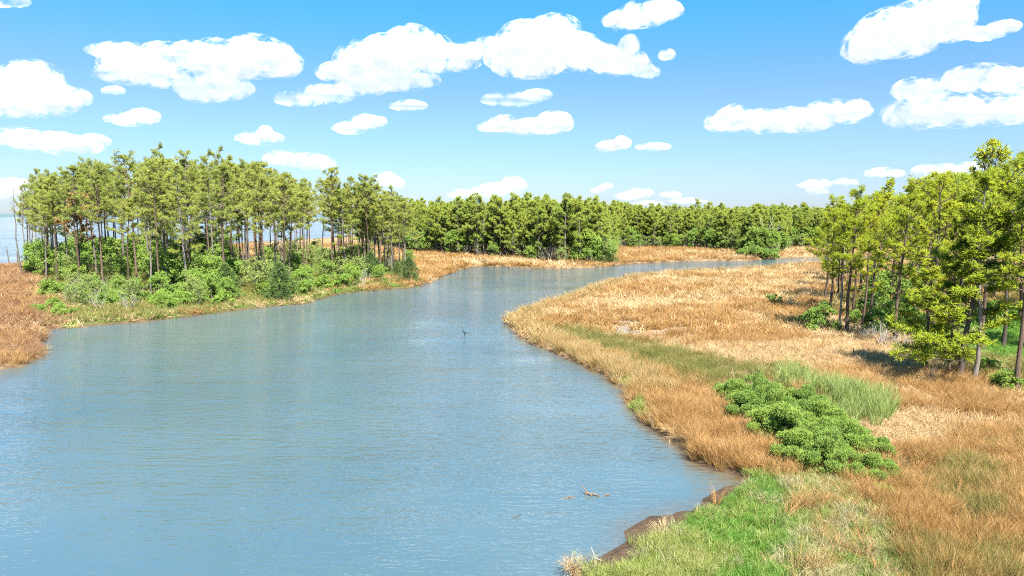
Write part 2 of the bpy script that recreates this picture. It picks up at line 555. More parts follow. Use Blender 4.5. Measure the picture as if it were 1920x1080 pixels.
def water_mat():
    m, nt, out = new_mat('creek_water')
    geo = N(nt, 'ShaderNodeNewGeometry')
    pos = geo.outputs['Position']
    at = N(nt, 'ShaderNodeAttribute'); at.attribute_name = 'shallow'
    big = noise_n(nt, pos, .03, 3.0)
    deep = mixc(nt, ramp(nt, big, .35, .65), (.062, .107, .116), (.092, .140, .148))
    col = mixc(nt, at.outputs['Fac'], deep, (.13, .075, .02))
    p = N(nt, 'ShaderNodeBsdfPrincipled')
    nt.links.new(col, p.inputs['Base Color'])
    p.inputs['Roughness'].default_value = .07
    p.inputs['IOR'].default_value = 2.6
    # wind ripples: two crossing trains of short waves broken up by noise, calmer in slicks
    def train(rot, sx, sy, scale, det):
        mp = N(nt, 'ShaderNodeMapping')
        mp.inputs['Rotation'].default_value = (0, 0, rot)
        mp.inputs['Scale'].default_value = (sx, sy, 1)
        nt.links.new(pos, mp.inputs['Vector'])
        return noise_n(nt, mp.outputs[0], scale, det, .55)
    a = train(.12, .35, 1.25, 1.9, 3.0)
    b2 = train(-.45, .45, 1.2, 3.6, 2.0)
    c = train(.05, .3, .9, .45, 2.0)
    slick = ramp(nt, train(.3, .6, 1.3, .05, 3.0), .38, .62)
    h = math_n(nt, 'ADD', math_n(nt, 'ADD', a, math_n(nt, 'MULTIPLY', b2, .45)), math_n(nt, 'MULTIPLY', c, 1.3))
    bump = N(nt, 'ShaderNodeBump')
    bump.inputs['Distance'].default_value = .18
    st = math_n(nt, 'ADD', math_n(nt, 'MULTIPLY', slick, .75), .25)
    nt.links.new(st, bump.inputs['Strength'])
    nt.links.new(h, bump.inputs['Height'])
    nt.links.new(bump.outputs[0], p.inputs['Normal'])
    nt.links.new(p.outputs[0], out.inputs['Surface'])
    return m


wme = grid_mesh('water', np.zeros_like(ZG), water_mat())
wa = wme.attributes.new('shallow', 'FLOAT', 'POINT')
wxx, wyy = XX.ravel(), YY.ravel()
sh = sstep(-1.1, -.1, SD.ravel()) * (.3 + fbm(wxx * .3, wyy * .3, 8, 2)) * (.35 + .65 * inside(P_([(1060, 640), (1400, 640), (1400, 900), (1290, 905), (1180, 800)]), wxx, wyy))
wa.data.foreach_set('value', sh.astype(np.float32))
link('water', wme, kind='structure', label='pale blue rippled creek and the open sound behind the left grove')

# ------------------------------------------------------------------ plants: shapes
rng = np.random.default_rng(11)


def rot_to(axis_, spin):
    """matrices (n,3,3) whose z column is axis_"""
    z = axis_ / (np.linalg.norm(axis_, axis=1)[:, None] + 1e-9)
    ref = np.where(np.abs(z[:, 2:3]) < .9, np.array([[0, 0, 1.0]]), np.array([[1.0, 0, 0]]))
    x = np.cross(ref, z); x /= np.linalg.norm(x, axis=1)[:, None] + 1e-9
    y = np.cross(z, x)
    c, s = np.cos(spin)[:, None], np.sin(spin)[:, None]
    return np.stack([x * c + y * s, -x * s + y * c, z], -1)


def tuft_template(r, n, length, width, spread):
    """needle spray: n narrow triangles fanning round +z"""
    V, T = [], []
    for i in range(n):
        th = spread * math.sqrt(r.uniform(0.02, 1)); ph = r.uniform(0, 6.283)
        d = np.array([math.sin(th) * math.cos(ph), math.sin(th) * math.sin(ph), math.cos(th)])
        s = np.cross(d, r.normal(size=3)); s /= np.linalg.norm(s)
        L = length * r.uniform(.75, 1.15)
        b = d * length * .04
        k = len(V)
        V += [b - s * width * .35, b + s * width * .35, d * L * .6 + s * width * .6, d * L, d * L * .6 - s * width * .6]
        T += [[k, k + 1, k + 2], [k, k + 2, k + 4], [k + 4, k + 2, k + 3]]
    return np.array(V), np.array(T)


def place(mb, tmpl, pos, axis_, size, r):
    V, T = tmpl
    n = len(pos)
    if n == 0: return
    R = rot_to(np.asarray(axis_, float), r.uniform(0, 6.283, n))
    W = np.einsum('nij,vj->nvi', R, V) * np.asarray(size)[:, None, None] + np.asarray(pos)[:, None, :]
    k = len(V)
    TT = (T[None] + (np.arange(n) * k)[:, None, None]).reshape(-1, 3)
    mb.add(W.reshape(-1, 3), TT)


def make_pine(seed, H, crown_lo, crown_r, limbs, subs, tufts, needle, bark, tlen=.42, tw=.05, tn=9, r0=None, bend=.5, stubs=5, up=.35, top_r=.5, tuft_sides=6, low=()):
    r = np.random.default_rng(seed)
    mbt, mbl, mbc = MB(), MB(), MB()
    n = 9
    t = np.linspace(0, 1, n)
    off = np.cumsum(r.normal(size=(n, 2)) * bend * .12, axis=0); off -= off[0]
    P = np.stack([off[:, 0], off[:, 1], t * H * .97], -1)
    r0 = r0 or (.011 * H + .03)
    rad = r0 * (1 - t) ** .8 * .93 + .025
    rad[0] *= 1.3
    mbt.tube(P, rad, 8)

    def on(tt):
        return np.array([np.interp(tt, t, P[:, k]) for k in range(3)])
    pos, ax, sz = [], [], []

    def limb(tt, az, L, elev, rr, nsub, ntuft, mb=mbl):
        b = on(tt)
        pts, d = [b], np.array([math.cos(az) * math.cos(elev), math.sin(az) * math.cos(elev), math.sin(elev)])
        m = 5
        for k in range(m):
            d = d + np.array([r.normal() * .16, r.normal() * .16, r.normal() * .08 + up * .28])
            d /= np.linalg.norm(d)
            pts.append(pts[-1] + d * L / m)
        pts = np.array(pts)
        mb.tube(pts, np.linspace(rr, .012, m + 1), 5)
        for q in range(nsub):
            u = r.uniform(.32, 1.0)
            sb = np.array([np.interp(u * m, np.arange(m + 1), pts[:, k]) for k in range(3)])
            i = min(int(u * m), m - 1)
            dd = pts[i + 1] - pts[i]; dd /= np.linalg.norm(dd)
            side = np.cross(dd, [0, 0, 1.0]); side /= np.linalg.norm(side) + 1e-9
            sgn = 1 if q % 2 else -1
            d2 = dd * r.uniform(.4, 1) + side * sgn * r.uniform(.3, 1.1) + np.array([0, 0, r.uniform(.0, .7)])
            d2 /= np.linalg.norm(d2)
            l2 = L * r.uniform(.16, .36) * (1.15 - .4 * u) + .15
            e = sb + d2 * l2
            mb.tube(np.array([sb, (sb + e) / 2 + r.normal(size=3) * .04, e]), [rr * .32 + .006, rr * .22 + .006, .007], 3, False)
            for _ in range(ntuft):
                w = r.uniform(.35, 1.08)
                pos.append(sb + d2 * l2 * w + r.normal(size=3) * .11)
                ax.append(d2 + r.normal(size=3) * .45 + np.array([0, 0, .45])); sz.append(r.uniform(.7, 1.2))
        for _ in range(ntuft):
            pos.append(pts[-1] + r.normal(size=3) * .14); ax.append(d + r.normal(size=3) * .4 + np.array([0, 0, .3])); sz.append(r.uniform(.8, 1.25))
    az = r.uniform(0, 6.28)
    for i in range(limbs):
        f = (i + r.uniform(0, 1)) / limbs
        tt = crown_lo + (.985 - crown_lo) * f ** .9
        prof = float(np.interp(f, [0, .3, .75, 1], [.72, 1, .35 + .5 * top_r, .12 + .3 * top_r]))
        az += 2.4 + r.normal() * .4
        L = crown_r * prof * r.uniform(.42, 1.2)
        limb(tt, az, L, r.uniform(-.12, .25) + f * .75, (.02 + .011 * L) * 1.2, max(2, int(subs * (.5 + .7 * prof))), tufts)
    for (tt, azl, L, elev, ns) in low:
        limb(tt, azl, L, elev, .06, ns, tufts)
    for i in range(stubs):   # bare dead limbs under the crown
        tt = r.uniform(crown_lo * .55, crown_lo * 1.05); a = r.uniform(0, 6.28); L = r.uniform(.4, 1.8)
        b = on(tt); d = np.array([math.cos(a), math.sin(a), r.uniform(-.25, .35)])
        mbl.tube(np.array([b, b + d * L * .5 + r.normal(size=3) * .07, b + d * L + r.normal(size=3) * .12]), [.03, .022, .008], 3, False)
    # leader
    for _ in range(tufts * 3):
        pos.append(P[-1] + np.array([r.normal() * .2, r.normal() * .2, r.uniform(-.5, .35)])); ax.append(np.array([r.normal() * .5, r.normal() * .5, 1])); sz.append(1)
    pos, ax, sz = np.array(pos), np.array(ax), np.array(sz)
    tm = [tuft_template(r, tn, tlen, tw, 1.25) for _ in range(3)]
    pick = r.integers(0, 3, len(pos))
    for k in range(3):
        place(mbc, tm[k], pos[pick == k], ax[pick == k], sz[pick == k], r)
    return dict(H=H, trunk=mbt.mesh('pine_trunk', M[bark], True), limbs=mbl.mesh('pine_limbs', M[bark], True), crown=mbc.mesh('pine_crown', M[needle]), mb=(mbt, mbl, mbc), mats=(bark, needle))


def pine_parts(p):
    return [('trunk', p['trunk'], [('branches', p['limbs'])]), ('crown', p['crown'])]


def leaf_template(r, n, L, w, spread=1.1):
    V, T = [], []
    for i in range(n):
        th = spread * math.sqrt(r.uniform(0.0, 1)); ph = r.uniform(0, 6.283)
        d = np.array([math.sin(th) * math.cos(ph), math.sin(th) * math.sin(ph), math.cos(th)])
        s = np.cross(d, r.normal(size=3)); s /= np.linalg.norm(s)
        c = r.normal(size=3) * L * .35
        k = len(V)
        V += [c, c + d * L * .5 + s * w * .5, c + d * L, c + d * L * .5 - s * w * .5]
        T += [[k, k + 1, k + 2], [k, k + 2, k + 3]]
    return np.array(V), np.array(T)


def make_bush(seed, w, h, lobes, per_lobe, leaf, wood, L=.16, lw=.07, tn=9, lobe_r=.33, base=.12, upright=.6, stems=7, crown_base=0.0):
    """leafy shrub: leaf sprays on the skin and inside of many small lobes carried by stems"""
    r = np.random.default_rng(seed)
    mc, ms = MB(), MB()
    tm = [leaf_template(r, tn, L, lw) for _ in range(3)]
    for i in range(lobes):
        a = r.uniform(0, 6.28); q = math.sqrt(r.uniform(0, 1))
        cx, cy = w / 2 * q * math.cos(a), w / 2 * q * math.sin(a)
        top = h * (1 - .55 * q ** 2.2)
        zlo = crown_base * h
        cz = zlo + (top - zlo) * (r.uniform(.25, 1) if q < .8 else r.uniform(.1, .9))
        rr = lobe_r * w / 2 * r.uniform(.6, 1.15)
        n = per_lobe
        d = r.normal(size=(n, 3)); d /= np.linalg.norm(d, axis=1)[:, None]
        d[:, 2] = np.where(d[:, 2] < -.3, -d[:, 2], d[:, 2])
        rad = rr * r.uniform(.55, 1.1, n) ** .6
        pos = np.array([cx, cy, cz]) + d * rad[:, None] * np.array([1, 1, .85])
        pos[:, 2] = np.maximum(pos[:, 2], .05)
        ax = d + np.array([0, 0, upright]) + r.normal(size=(n, 3)) * .3
        place(mc, tm[i % 3], pos, ax, r.uniform(.7, 1.25, n), r)
        if i < stems * 2:
            b = np.array([cx * .2, cy * .2, 0])
            e = np.array([cx, cy, cz])
            ms.tube(np.array([b, b * .4 + e * .6 + r.normal(size=3) * w * .03 - np.array([0, 0, .05 * h]), e]), [.02 * base / .12 * max(1, h / 2), .014 * max(1, h / 2), .006], 4, False)
    return [('stems', ms.mesh('shrub_stems', M[wood])), ('foliage', mc.mesh('shrub_foliage', M[leaf]))]


def make_cedar(seed, h, w, leaf='leaf_dark', n=900):
    r = np.random.default_rng(seed)
    mc, ms = MB(), MB()
    ms.tube([(0, 0, 0), (.03, .02, h * .5), (0, 0, h * .95)], [.05 + h * .012, .03 + .006 * h, .015], 7)
    tm = [leaf_template(r, 9, .3, .09, .9) for _ in range(3)]
    f = r.uniform(0, 1, n) ** 1.25
    a = r.uniform(0, 6.28, n)
    lob = 1 + .42 * np.sin(a * 3 + f * 9 + seed) + .15 * np.sin(a * 7 - f * 17)
    R = w / 2 * (1 - f) ** .75 * lob * r.uniform(.45, 1.05, n) ** .5 * np.minimum(1, .62 + f * 4)
    pos = np.stack([np.cos(a) * R, np.sin(a) * R, .04 * h + f * h * .95], -1)
    ax = np.stack([np.cos(a) * .8, np.sin(a) * .8, np.full(n, .75)], -1) + r.normal(size=(n, 3)) * .3
    pick = r.integers(0, 3, n)
    for k in range(3):
        place(mc, tm[k], pos[pick == k], ax[pick == k], r.uniform(.7, 1.3, (pick == k).sum()), r)
    return [('trunk', ms.mesh('cedar_trunk', M['bark_dark'])), ('crown', mc.mesh('cedar_crown', M[leaf]))]


def branch_tree(mb, r, p, d, L, rad, depth, spread=.6, up=.15, sides=5, kids=(2, 4)):
    m = 4
    pts = [np.array(p, float)]
    d = np.array(d, float)
    for k in range(m):
        d = d + r.normal(size=3) * .13 + np.array([0, 0, up * .15])
        d /= np.linalg.norm(d)
        pts.append(pts[-1] + d * L / m)
    pts = np.array(pts)
    end = rad * .45 if depth > 0 else .006
    mb.tube(pts, np.linspace(rad, end, m + 1), max(3, sides), depth == 0)
    ends = [(pts[-1], d)]
    if depth > 0:
        for k in range(int(r.integers(kids[0], kids[1] + 1))):
            i = int(r.integers(1, m + 1))
            nd = d + r.normal(size=3) * spread
            nd[2] += up
            nd /= np.linalg.norm(nd)
            ends += branch_tree(mb, r, pts[i], nd, L * r.uniform(.45, .75), max(rad * .5, .008), depth - 1, spread, up, sides - 1, kids)
    return ends


def make_snag(seed, h, r0=.12, limbs=8, mat='bark_grey', llen=1.2):
    r = np.random.default_rng(seed)
    mt, ml = MB(), MB()
    n = 8
    t = np.linspace(0, 1, n)
    off = np.cumsum(r.normal(size=(n, 2)) * .05 * h / 6, axis=0); off -= off[0]
    P = np.stack([off[:, 0], off[:, 1], t * h], -1)
    mt.tube(P, r0 * (1 - t) ** .7 + .02, 7)
    for i in range(limbs):
        tt = r.uniform(.35, .98)
        b = np.array([np.interp(tt, t, P[:, k]) for k in range(3)])
        a = r.uniform(0, 6.28)
        branch_tree(ml, r, b, (math.cos(a), math.sin(a), r.uniform(.1, .7)), llen * r.uniform(.4, 1.1) * (1.2 - .6 * tt), .035, 1, .6, .2, 4, (1, 3))
    return [('trunk', mt.mesh('snag_trunk', M[mat], True)), ('branches', ml.mesh('snag_limbs', M[mat]))]


def make_bare_shrub(seed, h, w, stems=9, mat='twig_grey', leaf=None, nleaf=0):
    r = np.random.default_rng(seed)
    ms, mc = MB(), MB()
    ends = []
    for i in range(stems):
        a = r.uniform(0, 6.28); q = r.uniform(.2, 1)
        d = np.array([math.cos(a) * q * w / h * .6, math.sin(a) * q * w / h * .6, 1.0])
        ends += branch_tree(ms, r, (math.cos(a) * .15, math.sin(a) * .15, 0), d, h * r.uniform(.45, .65), .03, 2, .55, .25, 4, (3, 4))
    parts = [('stems', ms.mesh('shrub_stems', M[mat]))]
    if leaf and nleaf:
        tm = leaf_template(r, 7, .13, .06)
        idx = r.integers(0, len(ends), nleaf)
        pos = np.array([ends[i][0] for i in idx]) + r.normal(size=(nleaf, 3)) * .14
        place(mc, tm, pos, r.normal(size=(nleaf, 3)) + np.array([0, 0, 1.0]), r.uniform(.7, 1.2, nleaf), r)
        parts.append(('foliage', mc.mesh('shrub_foliage', M[leaf])))
    return parts


def make_sapling(seed, h, w, leaf, bark='bark_grey', n=260, L=.30, lw=.15, base=.18):
    """young broadleaf tree"""
    r = np.random.default_rng(seed)
    mt, ml, mc = MB(), MB(), MB()
    mt.tube([(0, 0, 0), (r.normal() * .12, r.normal() * .12, h * .5), (r.normal() * .2, r.normal() * .2, h * .93)], [.03 + .012 * h, .03 + .006 * h, .02], 6)
    tm = [leaf_template(r, 9, L, lw, 1.4) for _ in range(3)]
    k = 0
    for i in range(14):
        f = (i + r.uniform(0, 1)) / 14
        a = i * 2.4 + r.normal() * .4
        prof = math.sin(math.pi * (.16 + f * .8)) ** .8
        Lb = w / 2 * prof * r.uniform(.6, 1.15)
        b = np.array([0, 0, h * (base + (.92 - base) * f)])
        d = np.array([math.cos(a), math.sin(a), .35 + f * .6])
        ends = branch_tree(ml, r, b, d, Lb, .02 + .006 * h * (1 - f), 1, .5, .2, 4, (2, 4))
        for (p, dd) in ends:
            m = max(3, int(n / 14 / len(ends)))
            pos = p + r.normal(size=(m, 3)) * np.array([.34, .34, .24]) * w / 4
            place(mc, tm[k % 3], pos, r.normal(size=(m, 3)) * .5 + np.array([0, 0, .8]), r.uniform(.7, 1.2, m), r)
            k += 1
    return [('trunk', mt.mesh('sapling_trunk', M[bark]), [('branches', ml.mesh('sapling_limbs', M[bark]))]), ('crown', mc.mesh('sapling_crown', M[leaf]))]


def make_clump(seed, n, h, base_r, lean, w, droop=.35):
    """grass tussock template: blades of two segments"""
    r = np.random.default_rng(seed)
    a = r.uniform(0, 6.283, n); q = np.sqrt(r.uniform(0, 1, n))
    b = np.stack([np.cos(a) * q * base_r, np.sin(a) * q * base_r, np.full(n, -.03)], -1)
    a2 = a + r.normal(size=n) * .8
    ln = lean * (.25 + .75 * q) * r.uniform(.5, 1.3, n)
    L = h * r.uniform(.55, 1.1, n)
    d1 = np.stack([np.cos(a2) * np.sin(ln), np.sin(a2) * np.sin(ln), np.cos(ln)], -1)
    ln2 = ln + droop * r.uniform(.4, 1.6, n)
    d2 = np.stack([np.cos(a2) * np.sin(ln2), np.sin(a2) * np.sin(ln2), np.cos(ln2)], -1)
    s = np.stack([-np.sin(a2), np.cos(a2), np.zeros(n)], -1)
    tw = r.uniform(0, 3.14, n)
    s = s * np.cos(tw)[:, None] + np.cross(d1, s) * np.sin(tw)[:, None]
    m = b + d1 * (L * .55)[:, None]
    e = m + d2 * (L * .5)[:, None]
    ww = w * r.uniform(.7, 1.3, n)[:, None]
    V = np.stack([b - s * ww * .5, b + s * ww * .5, m + s * ww * .42, m - s * ww * .42, e], 1).reshape(-1, 3)
    k = (np.arange(n) * 5)[:, None]
    return V, np.concatenate([k + [0, 1, 2], k + [0, 2, 3], k + [3, 2, 4]], 0)


def flat_template(V, T):
    return V, T


def scatter(name, templates, mats, pts, rot, scl, idx, label, mati=None, ages=None):
    """one stuff object: its mesh holds the templates and the points; geometry nodes set a template on every point"""
    Vs, Ts, tid, mi, n = [], [], [], [], 0
    for i, (V, T) in enumerate(templates):
        Vs.append(V); Ts.append(T + n); n += len(V)
        tid.append(np.full(len(V), i)); mi.append(np.full(len(T), mati[i] if mati else 0) if not isinstance((mati or [0])[0], np.ndarray) else mati[i])
    nt_ = n
    V = np.concatenate(Vs + [np.asarray(pts)])
    T = np.concatenate(Ts)
    me = mesh_np(name, V, [T], mats, [np.concatenate(mi)])
    A = np.concatenate([np.concatenate(tid), np.asarray(idx)]).astype(np.int32)
    me.attributes.new('tid', 'INT', 'POINT').data.foreach_set('value', A)
    ispt = np.zeros(len(V), bool); ispt[nt_:] = True
    me.attributes.new('ispt', 'BOOLEAN', 'POINT').data.foreach_set('value', ispt)
    if ages is not None:
        fa = np.zeros(len(V), np.float32); fa[:nt_] = ages
        me.attributes.new('age', 'FLOAT', 'POINT').data.foreach_set('value', fa)
    for nm, arr in (('rot', rot), ('scl', scl)):
        full = np.zeros((len(V), 3), np.float32); full[nt_:] = arr
        me.attributes.new(nm, 'FLOAT_VECTOR', 'POINT').data.foreach_set('vector', full.ravel())
    ng = bpy.data.node_groups.get('scatter')
    if ng is None:
        ng = bpy.data.node_groups.new('scatter', 'GeometryNodeTree')
        ng.interface.new_socket('Geometry', in_out='INPUT', socket_type='NodeSocketGeometry')
        ng.interface.new_socket('Geometry', in_out='OUTPUT', socket_type='NodeSocketGeometry')
        gi = ng.nodes.new('NodeGroupInput'); go = ng.nodes.new('NodeGroupOutput')

        def attr(nm, dt):
            a = ng.nodes.new('GeometryNodeInputNamedAttribute')
            a.data_type = dt
            a.inputs['Name'].default_value = nm
            return [s for s in a.outputs if s.enabled and s.name == 'Attribute'][0]
        sep = ng.nodes.new('GeometryNodeSeparateGeometry'); sep.domain = 'POINT'
        ng.links.new(gi.outputs[0], sep.inputs['Geometry'])
        ng.links.new(attr('ispt', 'BOOLEAN'), sep.inputs['Selection'])
        sp = ng.nodes.new('GeometryNodeSplitToInstances'); sp.domain = 'POINT'
        ng.links.new(sep.outputs['Inverted'], sp.inputs['Geometry'])
        ng.links.new(attr('tid', 'INT'), sp.inputs['Group ID'])
        iop = ng.nodes.new('GeometryNodeInstanceOnPoints')
        ng.links.new(sep.outputs['Selection'], iop.inputs['Points'])
        ng.links.new(sp.outputs['Instances'], iop.inputs['Instance'])
        iop.inputs['Pick Instance'].default_value = True
        ng.links.new(attr('tid', 'INT'), iop.inputs['Instance Index'])
        er = ng.nodes.new('FunctionNodeEulerToRotation')
        ng.links.new(attr('rot', 'FLOAT_VECTOR'), er.inputs[0])
        ng.links.new(er.outputs[0], iop.inputs['Rotation'])
        ng.links.new(attr('scl', 'FLOAT_VECTOR'), iop.inputs['Scale'])
        ng.links.new(iop.outputs[0], go.inputs[0])
    o = link(name, me, kind='stuff', label=label)
    md = o.modifiers.new('scatter', 'NODES')
    md.node_group = ng
    return o


# ------------------------------------------------------------------ grass cover
def samples(y0, y1, dens, seed, margin=1.18):
    r = np.random.default_rng(seed)
    k = 960 / FPX * margin
    xm = y1 * k
    n = int((2 * xm) * (y1 - y0) * dens)
    x = r.uniform(-xm, xm, n); y = r.uniform(y0, y1, n)
    keep = np.abs(x) < y * k + 2
    return x[keep], y[keep]


gp = {k: [] for k in ('hay', 'rush', 'olive', 'blonde', 'green', 'lime', 'straw', 'reed', 'russet')}
for (y0, y1, dens, wid, seed) in ((19, 34, 15.0, 1.0, 1), (34, 50, 9.0, 1.15, 2), (50, 75, 5.0, 1.4, 3), (75, 110, 2.8, 1.8, 4), (110, 170, 1.3, 2.5, 5), (170, 330, .55, 3.6, 6)):
    x, y = samples(y0, y1, dens, seed)
    sd = shore_sd(x, y)
    k = sd > -.12 + .55 * vnoise(x * .7, y * .7, 66)
    x, y, sd = x[k], y[k], sd[k]
    r = np.random.default_rng(seed + 50)
    wx, wy = x + (fbm(x * .5, y * .5, 71, 3) - .5) * 4 * np.clip(y / 60, .5, 2), y + (fbm(x * .5, y * .5, 72, 3) - .5) * 4 * np.clip(y / 60, .5, 2)
    wx, wy = wx + r.normal(size=len(x)) * .012 * y, wy + r.normal(size=len(x)) * .012 * y
    streak = fbm(x * .05 + 7, y * .16, 80, 4)
    kind = np.where(streak * .7 + .3 * fbm(x * .3, y * .55, 83, 3) + r.normal(size=len(x)) * .04 > .545, 'rush', 'hay').astype(object)
    right = inside(right_land, x, y)
    far = (~right) & (y > 150)
    # left bank: orange brown rush nearer, greener edge under the grove
    left = ~right
    kind[left & (streak > .46)] = 'rush'
    fl = left & (wx < -.655 * wy) & (wy < 190)
    kind[fl] = np.where(r.uniform(0, 1, fl.sum()) < .72, 'russet', np.where(streak[fl] > .5, 'rush', 'hay'))
    edge = right & (sd < 3.2 + 2 * (fbm(x * .3, y * .3, 77, 2) - .5)) & (y > 52)
    wn = r.uniform(0, 1, len(x))
    I = lambda poly: inside(poly, wx, wy)
    kind[I(R_rush) & (wn < .85)] = 'rush'
    kind[I(R_olive) & (wn < .85)] = 'olive'
    kind[edge & (wn < .85)] = 'blonde'
    a = I(R_rush2); kind[a & (wn < .62)] = 'rush'; kind[a & (wn > .9 - .5 * (fbm(x * .16, y * .16, 33, 3) > .54))] = 'olive'; kind[I(R_olive2) & (wn < .6)] = 'olive'
    a = I(R_lime); kind[a] = 'lime'; kind[a & (wn > .88)] = 'straw'
    a = I(R_green); kind[a] = 'green'; kind[a & (wn > .84)] = 'lime'; kind[a & (wn > .97)] = 'straw'
    a = I(R_straw); kind[a] = np.where(wn[a] < .26, 'straw', np.where(wn[a] < .68, 'lime', np.where(wn[a] < .84, 'green', 'rush')))
    a = I(R_reed); kind[a & (wn < .9)] = 'reed'
    a = I(R_grove); kind[a & (wn < .25)] = 'olive'; kind[a & (wn > .5)] = 'lime'; kind[a & (wn > .82)] = 'green'
    a = I(R_meadow); kind[a & (wn < .93)] = 'green'
    a = I(R_lbank_green); kind[a] = np.where(wn[a] < .25, 'olive', np.where(wn[a] < .62, 'lime', np.where(wn[a] < .76, 'hay', 'green')))
    a = left & inside(R_lgrove, x, y); kind[a] = np.where(wn[a] < .5, 'olive', 'lime')
    tuft1 = [P_([(1160, 720), (1190, 712), (1192, 732), (1168, 740)]), P_([(1182, 765), (1205, 750), (1225, 785), (1190, 792)])]
    for tp in tuft1:
        kind[inside(tp, x, y)] = 'lime'
    shr = inside(R_shrub, x, y)
    mud = inside(R_mud, x, y) & (sd < 1.0 + 1.5 * vnoise(x * .6, y * .6, 67)) & (r.uniform(0, 1, len(x)) < .96)
    fr = inside(R_forest, x, y)
    drop = (shr & (wn < .6)) | mud | (fr & (y > 260))
    tus = vnoise(x * .9 + fbm(x, y, 7, 2), y * .9, 123) * .65 + vnoise(x * .37, y * .37, 124) * .35
    drop |= right & (y < 34) & (sd < .75)
    drop |= right & (y < 30) & (x < 2.9)
    drop |= I(R_wrack) & (fbm(x * .25, y * .9, 61, 3) > .44) & (wn < .85)
    drop |= ((kind == 'rush') | (kind == 'olive')) & (tus < .36) & (y < 110) & (r.uniform(0, 1, len(x)) < .8)
    kind[(kind == 'rush') & (wn > .9)] = 'hay'
    z = ground_z(x, y)
    for kk in gp:
        s = (kind == kk) & ~drop
        if s.any():
            gp[kk].append((x[s], y[s], z[s], np.full(s.sum(), wid)))

spec = {  # blades, height, base radius, lean, blade width, droop, thin, lay
    'hay': (34, .62, .26, .95, .020, .75, 1.0, .75, 'pale tan marsh hay lying in swirls over both banks'),
    'rush': (40, 1.12, .20, .55, .017, .35, 1.0, .30, 'tall orange brown needlerush in dense fanned tussocks'),
    'russet': (38, .85, .22, .75, .018, .55, 1.0, .5, 'reddish brown marsh grass at the far left beside the creek'),
    'olive': (38, 1.00, .20, .50, .017, .30, 1.0, .25, 'olive green rush growing in a band across the right bank'),
    'blonde': (38, 1.32, .20, .38, .017, .35, 1.0, .22, 'blonde upright grass fringing the water on the right bank'),
    'green': (36, .42, .22, .80, .020, .7, 1.0, .55, 'bright green soft grass in the near clearing and under the right pines'),
    'lime': (34, .55, .20, .65, .019, .5, 1.0, .35, 'yellow green rough grass on the bank in the near corner'),
    'straw': (30, .75, .22, .75, .018, .7, 1.0, .40, 'bleached straw grass bent over among green blades'),
    'reed': (26, 1.45, .20, .28, .032, .35, 1.0, .12, 'upright blue green reeds behind the round shrubs'),
}
names = {'russet': 'russet_marsh_grass', 'hay': 'marsh_hay_grass', 'rush': 'needlerush_grass', 'olive': 'olive_rush_grass', 'blonde': 'blonde_shore_grass', 'green': 'green_meadow_grass', 'lime': 'rough_bank_grass', 'straw': 'bleached_straw_grass', 'reed': 'green_reed_grass'}
for kk, L in gp.items():
    if not L: continue
    nb, h, br, lean, bw, droop, thin, lay, lab = spec[kk]
    x, y, z, wd = [np.concatenate([l[i] for l in L]) for i in range(4)]
    n = len(x)
    r = np.random.default_rng(hash(kk) % 1000 if False else sum(map(ord, kk)))
    tm = []
    for v in range(5):
        tm.append(make_clump(300 + v + sum(map(ord, kk)), int(nb * 1.7), h, br, lean, bw * .72, droop))
    for v in range(5):   # far templates: fewer, broader blades
        tm.append(make_clump(400 + v + sum(map(ord, kk)), int(nb * .9), h, br * 1.2, lean, bw * 1.6, droop))
    idx = r.integers(0, 5, n) + np.where(wd > 1.5, 5, 0)
    # the wind and old snow have combed the grass: tilt direction follows slow swirls
    ang = fbm(x * .10, y * .10, 91, 3) * 12.0
    amt = lay * (.2 + 1.4 * fbm(x * .22, y * .22, 95, 3)) * r.uniform(.5, 1.3, n)
    rot = np.stack([np.cos(ang) * amt, np.sin(ang) * amt, r.uniform(0, 6.283, n)], -1)
    hs_ = (.62 + .75 * fbm(x * .35, y * .35, 97, 3)) * r.uniform(.75, 1.2, n)
    hs_ = hs_ * (.7 + .6 * (vnoise(x * .9 + fbm(x, y, 7, 2), y * .9, 123) * .65 + vnoise(x * .37, y * .37, 124) * .35))
    scl = np.stack([wd * r.uniform(.85, 1.2, n), wd * r.uniform(.85, 1.2, n), hs_ * np.minimum(1.0, 1.15 - .04 * wd)], -1)
    scatter(names[kk], tm, [M[kk]], np.stack([x, y, z], -1), rot, scl, idx, lab, ages=np.repeat(r.uniform(0, 1, sum(len(t[0]) for t in tm) // 5), 5))
    print('grass', kk, n)

